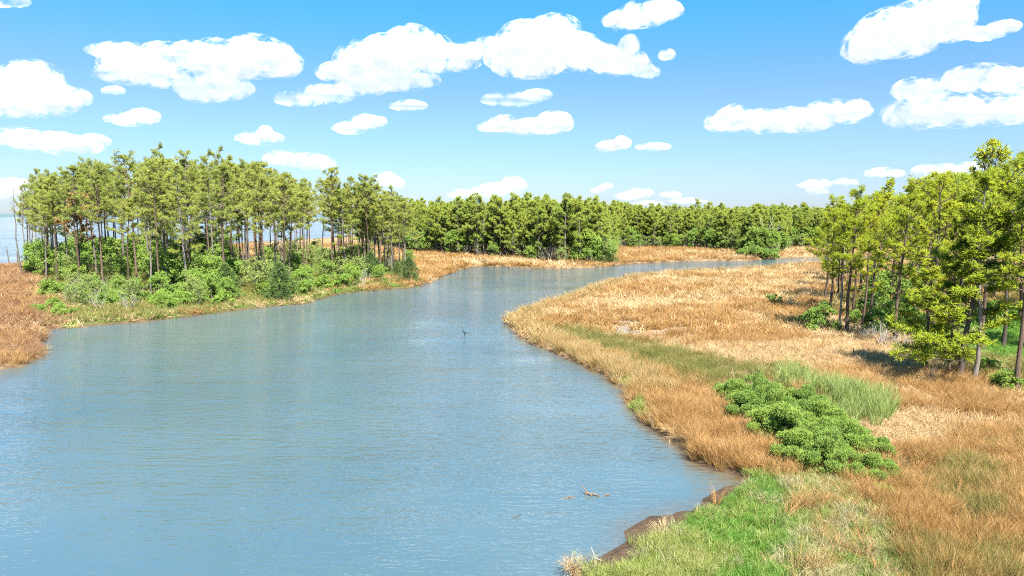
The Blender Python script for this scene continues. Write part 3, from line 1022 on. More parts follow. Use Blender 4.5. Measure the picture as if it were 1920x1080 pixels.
# ------------------------------------------------------------------ clouds
def cloud_mat():
    m, nt, out = new_mat('cloud_vapour')
    geo = N(nt, 'ShaderNodeNewGeometry')
    tc = N(nt, 'ShaderNodeTexCoord')
    oi = N(nt, 'ShaderNodeObjectInfo')
    dot = N(nt, 'ShaderNodeVectorMath', operation='DOT_PRODUCT')
    nt.links.new(geo.outputs['Normal'], dot.inputs[0]); nt.links.new(geo.outputs['Incoming'], dot.inputs[1])
    f = math_n(nt, 'ABSOLUTE', dot.outputs['Value'])
    n1 = noise_n(nt, tc.outputs['Object'], .012, 7.0, .58)
    n2 = noise_n(nt, tc.outputs['Object'], .035, 4.0, .6)
    e = math_n(nt, 'ADD', f, math_n(nt, 'MULTIPLY', math_n(nt, 'SUBTRACT', n1, .5), 3.4))
    e = math_n(nt, 'ADD', e, math_n(nt, 'MULTIPLY', math_n(nt, 'SUBTRACT', n2, .5), .55))
    mr = N(nt, 'ShaderNodeMapRange', interpolation_type='SMOOTHSTEP')
    mr.inputs['From Min'].default_value = .14; mr.inputs['From Max'].default_value = 1.2
    nt.links.new(e, mr.inputs['Value'])
    al = math_n(nt, 'MULTIPLY', mr.outputs[0], N(nt, 'ShaderNodeAttribute', attribute_type='OBJECT', attribute_name='thickness').outputs['Fac'])
    d = N(nt, 'ShaderNodeBsdfDiffuse'); d.inputs['Color'].default_value = (.37, .37, .37, 1)
    em = N(nt, 'ShaderNodeEmission'); em.inputs['Color'].default_value = (.86, .94, 1, 1); em.inputs['Strength'].default_value = .26  # faint glow added in place of sunlight scattered inside the cloud
    ad = N(nt, 'ShaderNodeAddShader')
    nt.links.new(d.outputs[0], ad.inputs[0]); nt.links.new(em.outputs[0], ad.inputs[1])
    tr = N(nt, 'ShaderNodeBsdfTransparent')
    mx = N(nt, 'ShaderNodeMixShader')
    nt.links.new(al, mx.inputs[0]); nt.links.new(tr.outputs[0], mx.inputs[1]); nt.links.new(ad.outputs[0], mx.inputs[2])
    nt.links.new(mx.outputs[0], out.inputs['Surface'])
    return m


CM = cloud_mat()


def ico(sub):
    import bmesh
    bm = bmesh.new()
    bmesh.ops.create_icosphere(bm, subdivisions=sub, radius=1)
    V = np.array([v.co[:] for v in bm.verts]); T = np.array([[v.index for v in f.verts] for f in bm.faces])
    bm.free()
    return V, T


ICO = ico(4)


def cloud(label, puffs, dist, thick=1.0, seed=0):
    """puffs: (px, py, half width, half height) of the billows, built at a real distance with real depth"""
    r = np.random.default_rng(seed + 5)
    cx = np.mean([p[0] for p in puffs]); cy = np.mean([p[1] for p in puffs])
    c = ray(cx, cy); c = c / c[1] * dist
    mb = MB()
    for (px, py, rx, ry) in puffs:
        d = ray(px, py); dd = dist * (1 + r.normal() * .015)
        p = d / d[1] * dd - c
        sx, sz = rx * dd / FPX, ry * dd / FPX
        V = ICO[0].copy()
        V[:, 2] = np.where(V[:, 2] < 0, V[:, 2] * .75, V[:, 2])
        V = V * np.array([sx, (sx + sz) * .5, sz]) * 1.26 + p
        mb.add(V, ICO[1])
    k = dist / 4000.0
    me = mb.mesh('cloud', CM, True)
    # unit of the object space stays 4 km scale so that every cloud has the same fineness in view
    me.transform(__import__('mathutils').Matrix.Scale(1 / k, 4))
    o = link('cloud', me, label=label, category='cloud', group='white cumulus clouds in the blue sky')
    o.location = (c[0], c[1], c[2] + CAM_H); o.scale = (k, k, k)
    o['thickness'] = float(thick)
    return o


cloud('large domed white cloud cut by the left edge, with a spur on its right', [(20, 180, 55, 42), (62, 165, 52, 42), (75, 195, 55, 28), (130, 184, 34, 18), (0, 205, 60, 18)], 4000, 1, 1)
cloud('long flat white cloud low at the left edge above the tall grove', [(30, 258, 55, 16), (85, 268, 60, 20), (130, 275, 50, 18), (178, 265, 24, 12)], 6000, 1, 2)
cloud('wide double cloud with a blue gap in its middle, second big one from the left', [(215, 96, 42, 14), (245, 118, 48, 30), (255, 140, 62, 22), (320, 110, 62, 24), (360, 95, 26, 16), (310, 150, 50, 16), (420, 120, 55, 38), (480, 112, 62, 36), (400, 165, 60, 26), (535, 122, 28, 24), (385, 180, 36, 14)], 4000, 1, 3)
cloud('small oval cloud alone under the wide double cloud', [(240, 225, 36, 13), (268, 220, 26, 15)], 6000, 1, 4)
cloud('big white cloud climbing to a peak right of the wide double cloud', [(640, 138, 40, 18), (690, 120, 52, 36), (735, 112, 58, 38), (770, 92, 44, 36), (800, 105, 46, 36), (850, 112, 44, 24), (680, 160, 42, 22), (750, 150, 60, 22), (885, 100, 28, 16)], 4000, 1, 5)
cloud('thin veil trailing off the low left end of the peaked cloud', [(610, 180, 44, 18), (560, 188, 38, 14)], 4300, .45, 6)
cloud('faint wisp bridging the two biggest clouds near the top middle', [(915, 88, 26, 16)], 4300, .5, 7)
cloud('biggest cumulus in the top middle with a flat grey base and low right arm', [(945, 110, 32, 22), (985, 90, 50, 40), (1040, 75, 48, 38), (1060, 100, 60, 34), (990, 125, 56, 24), (1110, 112, 46, 26), (1160, 118, 48, 24), (1180, 92, 18, 22)], 4000, 1, 8)
cloud('pale shred hanging off the right arm of the biggest cumulus', [(1212, 136, 22, 13)], 4300, .45, 9)
cloud('slanting lozenge shaped cloud at the top edge right of the biggest cumulus', [(1172, 40, 36, 16), (1205, 30, 42, 22), (1245, 22, 30, 18)], 4000, 1, 10)
cloud('small round cloud crumb just under the slanting lozenge cloud', [(1250, 104, 14, 10)], 4300, .6, 11)
cloud('faint smear of cloud below the biggest cumulus', [(960, 188, 48, 13), (1005, 180, 26, 12)], 5000, .42, 12)
cloud('medium two humped cloud in the middle of the sky with flat bottom', [(925, 240, 26, 10), (945, 235, 26, 16), (1000, 240, 44, 16), (1040, 232, 30, 20)], 6000, 1, 13)
cloud('small slanting cloud above the right end of the left grove', [(655, 241, 28, 12), (690, 230, 30, 14)], 6000, 1, 14)
cloud('faint puff left of the small slanting cloud', [(485, 260, 38, 13), (497, 248, 12, 11)], 6500, .75, 15)
cloud('soft white cloud half hidden behind the top of the left grove', [(535, 300, 34, 16), (585, 306, 36, 16)], 8000, .95, 16)
cloud('little cloud peeping over the last trees of the left grove', [(720, 338, 22, 14), (735, 345, 20, 12)], 9000, .95, 17)
cloud('low white cloud sitting just above the far forest in the middle', [(885, 366, 38, 11), (930, 358, 38, 15), (962, 350, 22, 17)], 12000, 1, 18)
cloud('small bean shaped cloud right of the middle of the sky', [(1140, 276, 20, 11), (1166, 270, 15, 13)], 6500, 1, 19)
cloud('faint flat cloud beside the small bean shaped cloud', [(1225, 276, 28, 8)], 6500, .7, 20)
cloud('long level cloud right of the middle with a lumpy top', [(1360, 232, 36, 18), (1385, 222, 38, 22), (1440, 230, 48, 22), (1500, 228, 52, 24), (1560, 215, 54, 22), (1605, 208, 26, 18)], 5500, 1, 21)
cloud('great slanting cloud at the upper right with a torn right end', [(1625, 88, 36, 34), (1670, 68, 54, 42), (1720, 50, 56, 38), (1760, 40, 50, 36), (1785, 15, 36, 28), (1700, 85, 46, 24), (1790, 62, 34, 18)], 4000, 1, 22)
cloud('narrow wing of cloud at the right end of the great slanting cloud', [(1845, 64, 36, 13), (1880, 52, 26, 12)], 4200, .85, 23)
cloud('massive flat bottomed cloud cut by the right edge with a blue notch', [(1730, 172, 46, 24), (1720, 215, 52, 30), (1790, 212, 62, 30), (1840, 150, 60, 24), (1900, 155, 56, 24), (1860, 215, 62, 24), (1930, 205, 60, 30)], 4500, 1, 24)
cloud('small oval cloud above the right grove', [(1658, 326, 32, 10)], 10000, 1, 25)
cloud('small double cloud above the far forest near the right grove', [(1527, 346, 26, 9), (1532, 358, 18, 8)], 12000, .95, 26)
cloud('thin oval cloud right of the small double cloud', [(1585, 342, 20, 7)], 12000, .95, 27)
cloud('cloud bank showing through the tops of the right grove', [(1760, 322, 42, 14), (1810, 318, 40, 12)], 10000, .95, 28)
cloud('tiny slanting cloud above the far forest right of the low middle one', [(1120, 357, 12, 5), (1135, 350, 12, 6)], 13000, 1, 29)
cloud('small lens shaped cloud just over the far forest', [(1180, 368, 24, 9), (1200, 363, 22, 9)], 13000, 1, 30)
cloud('tiny pair of clouds touching the far tree tops', [(1215, 382, 24, 6), (1256, 366, 18, 7), (1290, 378, 30, 6)], 15000, .9, 31)
cloud('pale cloud low at the left edge behind the dead trees', [(10, 345, 36, 10), (30, 352, 34, 16), (-10, 362, 40, 14)], 9000, .85, 32)
cloud('cloud crumb between the left edge cloud and the double cloud', [(212, 171, 18, 9)], 5000, .6, 33)
cloud('faint cloud scrap under the peaked cloud', [(765, 199, 30, 10)], 5000, .5, 34)
cloud('corner of a cloud at the upper left of the sky', [(5, 2, 40, 10)], 4000, .7, 35)

# ------------------------------------------------------------------ pines: the kinds
tall = [make_pine(100 + i, 24, lo, cr, 27, 8, 4, 'needle_olive', b, .45, .036, 9, .17, .7, 9, .35, .75)
        for i, (lo, cr, b) in enumerate([(.47, 3.9, 'bark_grey'), (.55, 3.2, 'bark'), (.38, 3.7, 'bark_grey'), (.58, 3.4, 'bark'), (.34, 3.3, 'bark_grey'), (.50, 4.4, 'bark')])]
wide = [make_pine(200 + i, 19, lo, cr, 26, 10, 4, 'needle_bright', b, .40, .036, 9, .19, .9, 8, .30, .62)
        for i, (lo, cr, b) in enumerate([(.40, 4.0, 'bark'), (.34, 3.6, 'bark'), (.45, 4.5, 'bark_dark'), (.28, 3.7, 'bark'), (.48, 3.8, 'bark_grey')])]
airy = [make_pine(230 + i, 21, .58, 4.2, 20, 8, 3, 'needle_bright', 'bark', .42, .055, 9, .20, 1.0, 8, .75, .9) for i in range(2)]
lowlimb = [make_pine(240 + i, 16, .34, 3.6, 28, 12, 4, 'needle_bright', 'bark_dark', .46, .044, 9, .21, .8, 4, .22, .6,
                     low=((.13, 2.9, 5.0, .05, 18), (.13, 3.6, 4.6, .1, 17), (.16, 2.3, 4.0, .12, 15), (.2, 3.1, 5.2, .15, 18), (.26, 4.2, 4.0, .15, 15), (.23, 2.6, 4.8, .12, 17), (.29, 3.4, 4.8, .15, 17), (.33, 2.9, 4.4, .2, 16), (.3, 5.2, 3.4, .2, 14), (.34, 1.2, 3.2, .2, 14))) for i in range(2)]
young = [make_pine(260 + i, 15, .30 - .03 * i, 2.9 + .2 * (i % 3), 24, 8, 5, 'needle_far', 'bark_grey', .42, .05, 8, .14, .6, 4, .35, .5) for i in range(5)]
rusty = make_pine(290, 13, .45, 3.0, 20, 7, 3, 'needle_rust', 'bark_dark', .5, .06, 8, .15, .6, 9, .12, .8)

CROWD_L = 'pines crowded in the left grove'
CROWD_R = 'pines standing in the right grove'
CROWD_F = 'pines along the front of the far forest'


def put_pine(kind, px, py, ytop, label, group=None, hmax=30, lean=(0, 0), sxy=1.0, rz=None, rr=random.Random(5), xy=None):
    x, y = G(px, py) if xy is None else xy
    d = y
    H = CAM_H + (403 - ytop) / FPX * d * 1.0
    H = max(5.0, min(hmax, H))
    s = H / kind['H']
    z = float(ground_z(np.array([x]), np.array([y]))[0]) - .08
    return thing('pine_tree', label, 'pine tree', (x, y, z), rr.uniform(0, 6.28) if rz is None else rz,
                 (s ** .5 * sxy, s ** .5 * sxy, s), group, pine_parts(kind), lean)


# ---- left grove: named individuals at its edges
rl = random.Random(21)
put_pine(rusty, 152, 537, 368, 'rust tinged short pine with bare spreading limbs at the left front of the left grove', CROWD_L, rz=1.2)
put_pine(tall[1], 241, 560, 372, 'thin leaning pine standing clear at the front of the left grove near the green bank', CROWD_L, lean=(0, -.05))
put_pine(tall[0], 284, 563, 318, 'pine with dark trunk beside a thin leaning one at the front of the left grove', CROWD_L, lean=(0, -.03))
put_pine(tall[3], 303, 565, 300, 'straight pale trunked pine rising from the shrubs at the front of the left grove', CROWD_L)
put_pine(tall[2], 308, 540, 280, 'tallest pine of the left grove with its crown at the highest point of the skyline', CROWD_L)
put_pine(tall[4], 85, 518, 322, 'slender pine at the left end of the left grove beside the dead snags', CROWD_L)
put_pine(tall[0], 70, 512, 335, 'outermost leafy pine at the left end of the left grove', CROWD_L)
put_pine(tall[2], 420, 545, 285, 'stout pine over the dark green cedar in the left grove', CROWD_L)
put_pine(tall[5], 500, 560, 330, 'pine with low foliage just behind the cedar at the creek bend', CROWD_L)
put_pine(tall[1], 487, 550, 305, 'grey trunked pine left of the cedar at the creek bend', CROWD_L)
put_pine(tall[3], 626, 532, 316, 'lone round crowned pine standing above the gap in the left grove', CROWD_L)
put_pine(tall[1], 660, 525, 332, 'slim pine just right of the gap in the left grove', CROWD_L)
put_pine(tall[3], 690, 522, 330, 'tuft topped pine among the thin right end of the left grove', CROWD_L)
put_pine(tall[0], 704, 518, 335, 'pine with double looking trunk near the right end of the left grove', CROWD_L)
put_pine(tall[4], 735, 520, 352, 'sparse pine with sky showing through near the right end of the left grove', CROWD_L)
put_pine(tall[5], 757, 518, 372, 'rightmost pine of the left grove above the cedar at the water', CROWD_L)

ORD = ['leftmost', 'second from left', 'third from left', 'fourth from left', 'fifth from left', 'sixth from left', 'seventh from left', 'eighth from left', 'ninth from left', 'tenth from left', 'eleventh from left', 'twelfth from left',
       'thirteenth from left', 'fourteenth from left', 'fifteenth from left', 'sixteenth from left', 'seventeenth from left', 'eighteenth from left', 'nineteenth from left', 'twentieth from left', 'second from right', 'rightmost']


def single_out(items):
    """items: (object, place in view, description); look-alikes of one description are told apart by their order"""
    by = {}
    for o, px, t in items: by.setdefault(t, []).append((px, o))
    for t, L in by.items():
        L.sort(key=lambda a: a[0])
        for k, (px, o) in enumerate(L):
            o['label'] = t if len(L) == 1 else t + ', ' + (ORD[k] if k < 20 else ORD[-1] if k == len(L) - 1 else ORD[-2])


def mark(px, table):
    for lim, t in table:
        if px < lim: return t
    return table[-1][1]


LM_L = [(110, 'by the dead snags'), (200, 'behind the rusty pine'), (270, 'behind the leaning pine'), (350, 'under the skyline peak'), (460, 'behind the large cedar'), (560, 'behind the bend cedar'), (640, 'at the gap'), (720, 'by the round cedar'), (9999, 'by the waterside cedar')]
LM_R = [(1560, 'by the far creek'), (1610, 'behind the leafy shrub'), (1680, 'behind the grey brush'), (1745, 'left of the drooping boughs'), (1800, 'behind the drooping boughs'), (1850, 'behind the leaning tall pine'), (1920, 'at the green meadow'), (9999, 'beyond the right border')]
LM_F = [(850, 'next to the left grove'), (950, 'behind the dark log'), (1050, 'above the orange bank'), (1150, 'on the cedar point'), (1250, 'behind the far marsh'), (1330, 'left of the bleached logs'), (1400, 'behind the bleached logs'), (1470, 'around the dead tree'), (1560, 'next to the right grove'), (9999, 'behind the right grove')]
skyL = ([40, 100, 150, 200, 250, 300, 400, 450, 500, 560, 590, 620, 660, 710, 750, 790], [350, 322, 302, 296, 288, 280, 284, 290, 303, 322, 336, 326, 336, 338, 362, 385])


def fill(poly, n, seed, mind):
    r = np.random.default_rng(seed)
    p = np.array(poly)
    out = []
    tries = 0
    while len(out) < n and tries < n * 200:
        tries += 1
        x, y = r.uniform(p[:, 0].min(), p[:, 0].max()), r.uniform(p[:, 1].min(), p[:, 1].max())
        if not inside(poly, np.array([x]), np.array([y]))[0]: continue
        if any((x - a) ** 2 + (y - b) ** 2 < mind * mind for a, b in out): continue
        if shore_sd(np.array([x]), np.array([y]))[0] < 2.5: continue
        out.append((x, y))
    return out


its = []
for (x, y) in fill(R_lgrove, 138, 4, 2.8):
    px, py = to_px(x, y)
    yt = np.interp(px, *skyL) + rl.uniform(2, 34)
    if 585 < px < 612 and rl.random() < .7: continue
    k = rl.randrange(6)
    o = put_pine(tall[k], 0, 0, yt, 'tall pine', CROWD_L, hmax=26.5 + rl.uniform(-2, 1), xy=(x, y), lean=(rl.gauss(0, .02), rl.gauss(0, .02)), sxy=rl.uniform(.95, 1.3), rr=rl)
    its.append((o, px, '%s %s pine, %s of left grove, %s' % (('broad', 'slim', 'deep crowned', 'high crowned', 'deep crowned', 'wide topped')[k], ('grey', 'brown')[k % 2], 'front' if y < 138 else 'middle' if y < 160 else 'back', mark(px, LM_L))))
single_out(its)

# ---- right grove: named individuals
put_pine(wide[3], 1546, 570, 392, 'outermost pine of the right grove reaching over the far creek', CROWD_R)
put_pine(wide[1], 1558, 598, 372, 'slim pine behind the leafy shrub at the left end of the right grove', CROWD_R)
put_pine(wide[4], 1575, 631, 400, 'thin pine with a twin stem beside the leafy shrub of the right grove', CROWD_R, sxy=.8)
put_pine(wide[0], 1587, 632, 362, 'dark straight pine rising from the tan marsh edge at the left of the right grove', CROWD_R)
put_pine(wide[1], 1601, 598, 380, 'pale thin trunk behind the dark straight pine of the right grove', CROWD_R, sxy=.85)
put_pine(wide[2], 1633, 612, 368, 'pine with two trunks close together above the grey brush', CROWD_R)
put_pine(airy[1], 1640, 598, 350, 'open crowned pine whose bare top limbs stand against the sky left of the tallest', CROWD_R)
put_pine(wide[3], 1614, 622, 395, 'thin leaning pine with light bark behind the grey brush', CROWD_R, lean=(0, .05), sxy=.8)
put_pine(wide[0], 1678, 646, 352, 'dark trunked pine right behind the bleached brush pile', CROWD_R)
put_pine(wide[4], 1714, 594, 340, 'tall pine in the middle depth of the right grove with a clear trunk', CROWD_R)
put_pine(wide[2], 1748, 664, 330, 'broad grey trunked pine behind the pine with drooping boughs', CROWD_R)
put_pine(lowlimb[0], 1797, 726, 395, 'black trunked pine with drooping bright boughs reaching left over the marsh', CROWD_R, hmax=16, rz=.15, sxy=1.1)
put_pine(lowlimb[1], 1735, 697, 470, 'short bright pine left of the black trunked one, bushy down to the grass', CROWD_R, hmax=9, rz=2.0, sxy=1.0)
put_pine(wide[1], 1779, 722, 420, 'thin pine pressed against the left of the black trunked one', CROWD_R, sxy=.6)
put_pine(wide[4], 1823, 731, 330, 'slender straight pine in front between the black trunked and the leaning one', CROWD_R, sxy=.95)
put_pine(airy[0], 1842, 663, 284, 'tallest pine of the right grove, leaning right with an open crown on the skyline', CROWD_R, lean=(0, .06))
put_pine(wide[2], 1880, 658, 300, 'pine at the edge of the green meadow near the right border', CROWD_R)
put_pine(wide[0], 1906, 744, 318, 'nearest pine at the right border with bright low boughs', CROWD_R, hmax=18)
put_pine(wide[3], 1990, 735, 320, 'pine just beyond the right border whose boughs reach into the picture', CROWD_R, hmax=18)
skyR = ([1480, 1520, 1560, 1600, 1660, 1700, 1750, 1800, 1850, 1920, 2100], [410, 388, 384, 376, 356, 345, 338, 320, 305, 295, 290])
R_fillR = P_([(1500, 545), (1560, 566), (1640, 590), (1760, 630), (1900, 655), (2150, 700), (2200, 512), (1530, 512)])
its = []
for (x, y) in fill(R_fillR, 76, 8, 3.2):
    px, py = to_px(x, y)
    yt = np.interp(px, *skyR) + rl.uniform(0, 40)
    ki = rl.randrange(6)
    k = (wide + airy)[ki]
    o = put_pine(k, 0, 0, yt, 'pine', CROWD_R, hmax=21, xy=(x, y), lean=(rl.gauss(0, .025), rl.gauss(0, .025)), sxy=rl.uniform(.9, 1.25), rr=rl)
    its.append((o, px, '%s pine, %s of right grove, %s' % (('full', 'leafy', 'broad dark trunked', 'low crowned', 'grey trunked', 'open crowned')[ki], 'front' if y < 85 else 'middle' if y < 115 else 'back', mark(px, LM_R))))
single_out(its)

# ---- far forest: its front rows as trees, the mass behind as one
ff = []
front = P_(R_forest_pts)
r_ = np.random.default_rng(77)
its = []
for k in range(100):
    u = k / 100 * (len(front) - 1)
    i = int(u); f = u - i
    p = front[i] * (1 - f) + front[i + 1] * f
    p = p + np.array([r_.normal() * 2.0, 3 + abs(r_.normal()) * 7])
    px, py = to_px(*p)
    if px > 1960 or shore_sd(p[0:1], p[1:2])[0] < 2: continue
    H = 10.5 + r_.uniform(0, 7.0)
    z = float(ground_z(p[0:1], p[1:2])[0])
    s = H / 15
    k_ = young[int(r_.integers(0, 5))]
    o = thing('pine_tree', 'pine', 'pine tree', (p[0], p[1], z), r_.uniform(0, 6.28), (s, s, s), CROWD_F, pine_parts(k_))
    its.append((o, px, '%s pine at the far forest front %s' % ('taller' if H > 15.6 else 'middling' if H > 14 else 'shorter', mark(px, LM_F))))
single_out(its)
# the rest
pts = []
xs = r_.uniform(-130, 420, 17000); ys = r_.uniform(180, 640, 17000)
ok = inside(R_forest, xs, ys) & (shore_sd(xs, ys) > 6)
xs, ys = xs[ok], ys[ok]
kx = np.abs(xs) < ys * .74 * 1.15 + 10
xs, ys = xs[kx], ys[kx]
kx = (ys < 330) | (r_.uniform(0, 1, len(xs)) < .45)
xs, ys = xs[kx], ys[kx]
tm, mi = [], []
for p in young:
    Vv, Tt, mm, n = [], [], [], 0
    for j, mb in enumerate(p['mb']):
        V = np.concatenate(mb.V)
        T = [np.concatenate(mb.T)] if mb.T else []
        if mb.Q:
            q = np.concatenate(mb.Q); T.append(q[:, [0, 1, 2]]); T.append(q[:, [0, 2, 3]])
        T = np.concatenate(T)
        Vv.append(V); Tt.append(T + n); mm.append(np.full(len(T), 0 if j < 2 else 1)); n += len(V)
    tm.append((np.concatenate(Vv), np.concatenate(Tt))); mi.append(np.concatenate(mm))
Hs = (11.0 + 9.0 * fbm(xs * .03, ys * .03, 19, 3) + r_.normal(size=len(xs)) * 1.5) / 15
scatter('far_pine_wood', tm, [M['bark_grey'], M['needle_far']], np.stack([xs, ys, np.full(len(xs), .2)], -1),
        np.stack([np.zeros(len(xs)), np.zeros(len(xs)), r_.uniform(0, 6.28, len(xs))], -1), np.stack([Hs * 1.05, Hs * 1.05, Hs], -1), r_.integers(0, 5, len(xs)),
        'dense pine wood filling the far side of the creek behind its front row', mati=mi)
print('far wood', len(xs))

# far shore across the sound
mb = MB()
xsf = np.linspace(-7000, -900, 500)
hf = 15 + 9 * fbm(xsf * .01, xsf * 0, 3, 4)
V = np.concatenate([np.stack([xsf, np.full(500, 5200.0), np.zeros(500) - 1], -1), np.stack([xsf, np.full(500, 5230.0), hf], -1), np.stack([xsf, np.full(500, 5600.0), hf * .9], -1), np.stack([xsf, np.full(500, 5650.0), np.zeros(500) - 1], -1)])
i = np.arange(499)
mb.add(V, None, np.concatenate([np.stack([i + a * 500, i + 1 + a * 500, i + 501 + a * 500, i + 500 + a * 500], -1) for a in range(3)]))
mfs = leaf_mat('far_shore_hazed_green', [(.10, .16, .17), (.12, .18, .19), (.08, .14, .16)], .1, .002)  # bluish tint of distant haze put into the foliage colour
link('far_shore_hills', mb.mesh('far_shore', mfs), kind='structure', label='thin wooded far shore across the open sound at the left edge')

# ------------------------------------------------------------------ understory, shrubs, snags
fresh = [make_sapling(500 + i, 5.5, 4.2, 'leaf_fresh', n=300, L=.34, lw=.17) for i in range(4)]
sage = [make_sapling(520 + i, 5.0, 4.0, 'leaf_sage', n=220, L=.30, lw=.14) for i in range(2)]
bushes = [make_bush(540 + i, 3.4, 2.6, 16, 26, 'leaf_fresh', 'bark_grey', .26, .13, 8) for i in range(3)]
dbush = [make_bush(560 + i, 3.6, 3.2, 18, 26, 'leaf_shrub', 'bark_dark', .26, .13, 8) for i in range(2)]
cedars = [make_cedar(580 + i, 6.2, 5.2, n=1000) for i in range(3)]
bare = [make_bare_shrub(600 + i, 2.6, 3.0, 9, 'twig_grey', 'leaf_sage', 60) for i in range(3)]


def put(parts, name, cat, label, px, py, s=1.0, group=None, rz=None, xy=None, tilt=(0, 0), rr=rl):
    x, y = G(px, py) if xy is None else xy
    z = float(ground_z(np.array([x]), np.array([y]))[0]) - .05
    return thing(name, label, cat, (x, y, z), rr.uniform(0, 6.28) if rz is None else rz, s, group, parts, tilt)


UL = 'undergrowth of the left grove'
its = []
for (x, y) in fill(P_([(50, 522), (150, 562), (300, 576), (440, 566), (540, 556), (600, 540), (760, 522), (770, 500), (640, 492), (400, 492), (100, 496)]), 150, 14, 2.3):
    px, py = to_px(x, y)
    q = rl.random()
    lush = px < 480
    dep = 'front' if y < 138 else 'middle' if y < 160 else 'back'
    if q < (.70 if lush else .25):
        big = rl.uniform(.7, 1.45) if lush else rl.uniform(.6, 1.1)
        o = put(rl.choice(fresh), 'sapling', 'sapling', 'sapling', 0, 0, big, UL, xy=(x, y)); t = '%s bright sapling,' % ('tall' if big > 1.05 else 'short')
    elif q < .82:
        o = put(rl.choice(sage), 'sapling', 'sapling', 'sapling', 0, 0, rl.uniform(.7, 1.2), UL, xy=(x, y)); t = 'grey green sapling,'
    elif q < .94:
        o = put(rl.choice(bushes), 'shrub', 'shrub', 'shrub', 0, 0, rl.uniform(.7, 1.2), UL, xy=(x, y)); t = 'low yellow green shrub,'
    else:
        o = put(rl.choice(bare), 'bare_shrub', 'shrub', 'shrub', 0, 0, rl.uniform(.8, 1.3), UL, xy=(x, y)); t = 'bare twiggy shrub,'
    its.append((o, px, '%s %s of left grove, %s' % (t, dep, mark(px, LM_L))))
single_out(its)
its = []
for (x, y) in fill(P_([(95, 572), (100, 545), (200, 556), (420, 566), (520, 552), (620, 540), (700, 528), (740, 534), (640, 546), (560, 560), (430, 577), (300, 588), (180, 586)]), 46, 15, 1.9):
    px, py = to_px(x, y)
    q = rl.random()
    if q < .5: o = put(rl.choice(bushes), 'shrub', 'shrub', 'shrub', 0, 0, rl.uniform(.6, 1.1), UL, xy=(x, y)); t = 'yellow green shrub'
    elif q < .72: o = put(rl.choice(sage), 'sapling', 'sapling', 'sapling', 0, 0, rl.uniform(.45, .8), UL, xy=(x, y)); t = 'small grey green sapling'
    elif q < .88: o = put(rl.choice(fresh), 'sapling', 'sapling', 'sapling', 0, 0, rl.uniform(.45, .8), UL, xy=(x, y)); t = 'small bright sapling'
    else: o = put(rl.choice(bare), 'bare_shrub', 'shrub', 'shrub', 0, 0, rl.uniform(.8, 1.2), UL, xy=(x, y)); t = 'silvery twiggy shrub'
    its.append((o, px, t + ' before left grove, ' + mark(px, LM_L).replace('behind', 'near')))
single_out(its)
for (px, py, s, lab) in [(100, 560, 1.2, 'rounded green shrub at the back of the left clearing'), (60, 520, 1.1, 'pale green shrub behind the brown marsh at the far left'), (120, 600, .75, 'leafy green shrub by the creek next to the brown tussock bank'),
                         (105, 585, .7, 'low green shrub on the left bank between marsh and creek'), (75, 595, .55, 'small green bush in the brown marsh at the left'), (200, 578, .9, 'bushy shrub under the thin leaning pine'), (170, 545, 1.0, 'yellow green shrub beside the rust tinged pine')]:
    put(rl.choice(bushes), 'shrub', 'shrub', lab, px, py, s, 'shrubs on the left bank')
put(bare[0], 'bare_shrub', 'shrub', 'silvery leafless shrub beside the foot of the rust tinged pine', 145, 563, 1.2, 'bare grey shrubs')
put(bare[1], 'bare_shrub', 'shrub', 'grey brown leafless shrub right of the rust tinged pine', 190, 560, 1.3, 'bare grey shrubs')
for i, (px, py, s, lab) in enumerate([(425, 566, .95, 'large dark cedar at the front of the left grove by the pink grass'), (528, 568, .95, 'dark cedar on the bank where the creek starts to bend'), (695, 528, .95, 'round dark cedar in the thin right part of the left grove'),
                                      (768, 534, .85, 'bushy cedar at the water at the right tip of the left bank'), (1132, 497, 1.15, 'dark cedar on the point of the far forest'), (655, 526, .8, 'cedar with brown tint left of the round dark one'), (745, 526, .6, 'small cedar behind the bushy one at the water')]):
    put(cedars[i % 3], 'cedar_tree', 'cedar tree', lab, px, py, s, 'dark cedars by the creek')
put(dbush[0], 'shrub', 'shrub', 'glossy green tall shrub behind the round dark cedar', 693, 520, 1.5, 'shrubs on the left bank')
put(dbush[1], 'shrub', 'shrub', 'bright green round bush left of the cedar on the far point', 1094, 496, 1.8, 'shrubs along the far forest')
for (px, py, s, lab) in [(1415, 485, 1.8, 'dark green shrub at the water on the far bank under the dead tree'), (1440, 486, 1.7, 'broad green shrub at the water right of the dead tree'), (1395, 484, 1.4, 'leafy shrub on the far bank beside the bleached logs')]:
    put(dbush[rl.randrange(2)], 'shrub', 'shrub', lab, px, py, s, 'shrubs along the far forest')
FU = 'saplings along the far forest'
its = []
for k in range(120):
    u = rl.uniform(0, len(front) - 2.6); i = int(u); f = u - i
    p = front[i] * (1 - f) + front[i + 1] * f + np.array([rl.gauss(0, 1.5), rl.uniform(-1, 5)])
    if shore_sd(p[0:1], p[1:2])[0] < 2: continue
    kind = rl.random()
    px, py = to_px(*p)
    if kind < .6: o = put(rl.choice(fresh), 'sapling', 'sapling', 'sapling', 0, 0, rl.uniform(.7, 1.6), FU, xy=p); t = 'fresh green sapling'
    elif kind < .8: o = put(rl.choice(sage), 'sapling', 'sapling', 'sapling', 0, 0, rl.uniform(.8, 1.5), FU, xy=p); t = 'grey green sapling'
    else: o = put(rl.choice(bare), 'bare_shrub', 'shrub', 'shrub', 0, 0, rl.uniform(1.2, 2), FU, xy=p); t = 'grey twiggy shrub'
    its.append((o, px, t + ' edging the far forest ' + mark(px, LM_F)))
single_out(its)

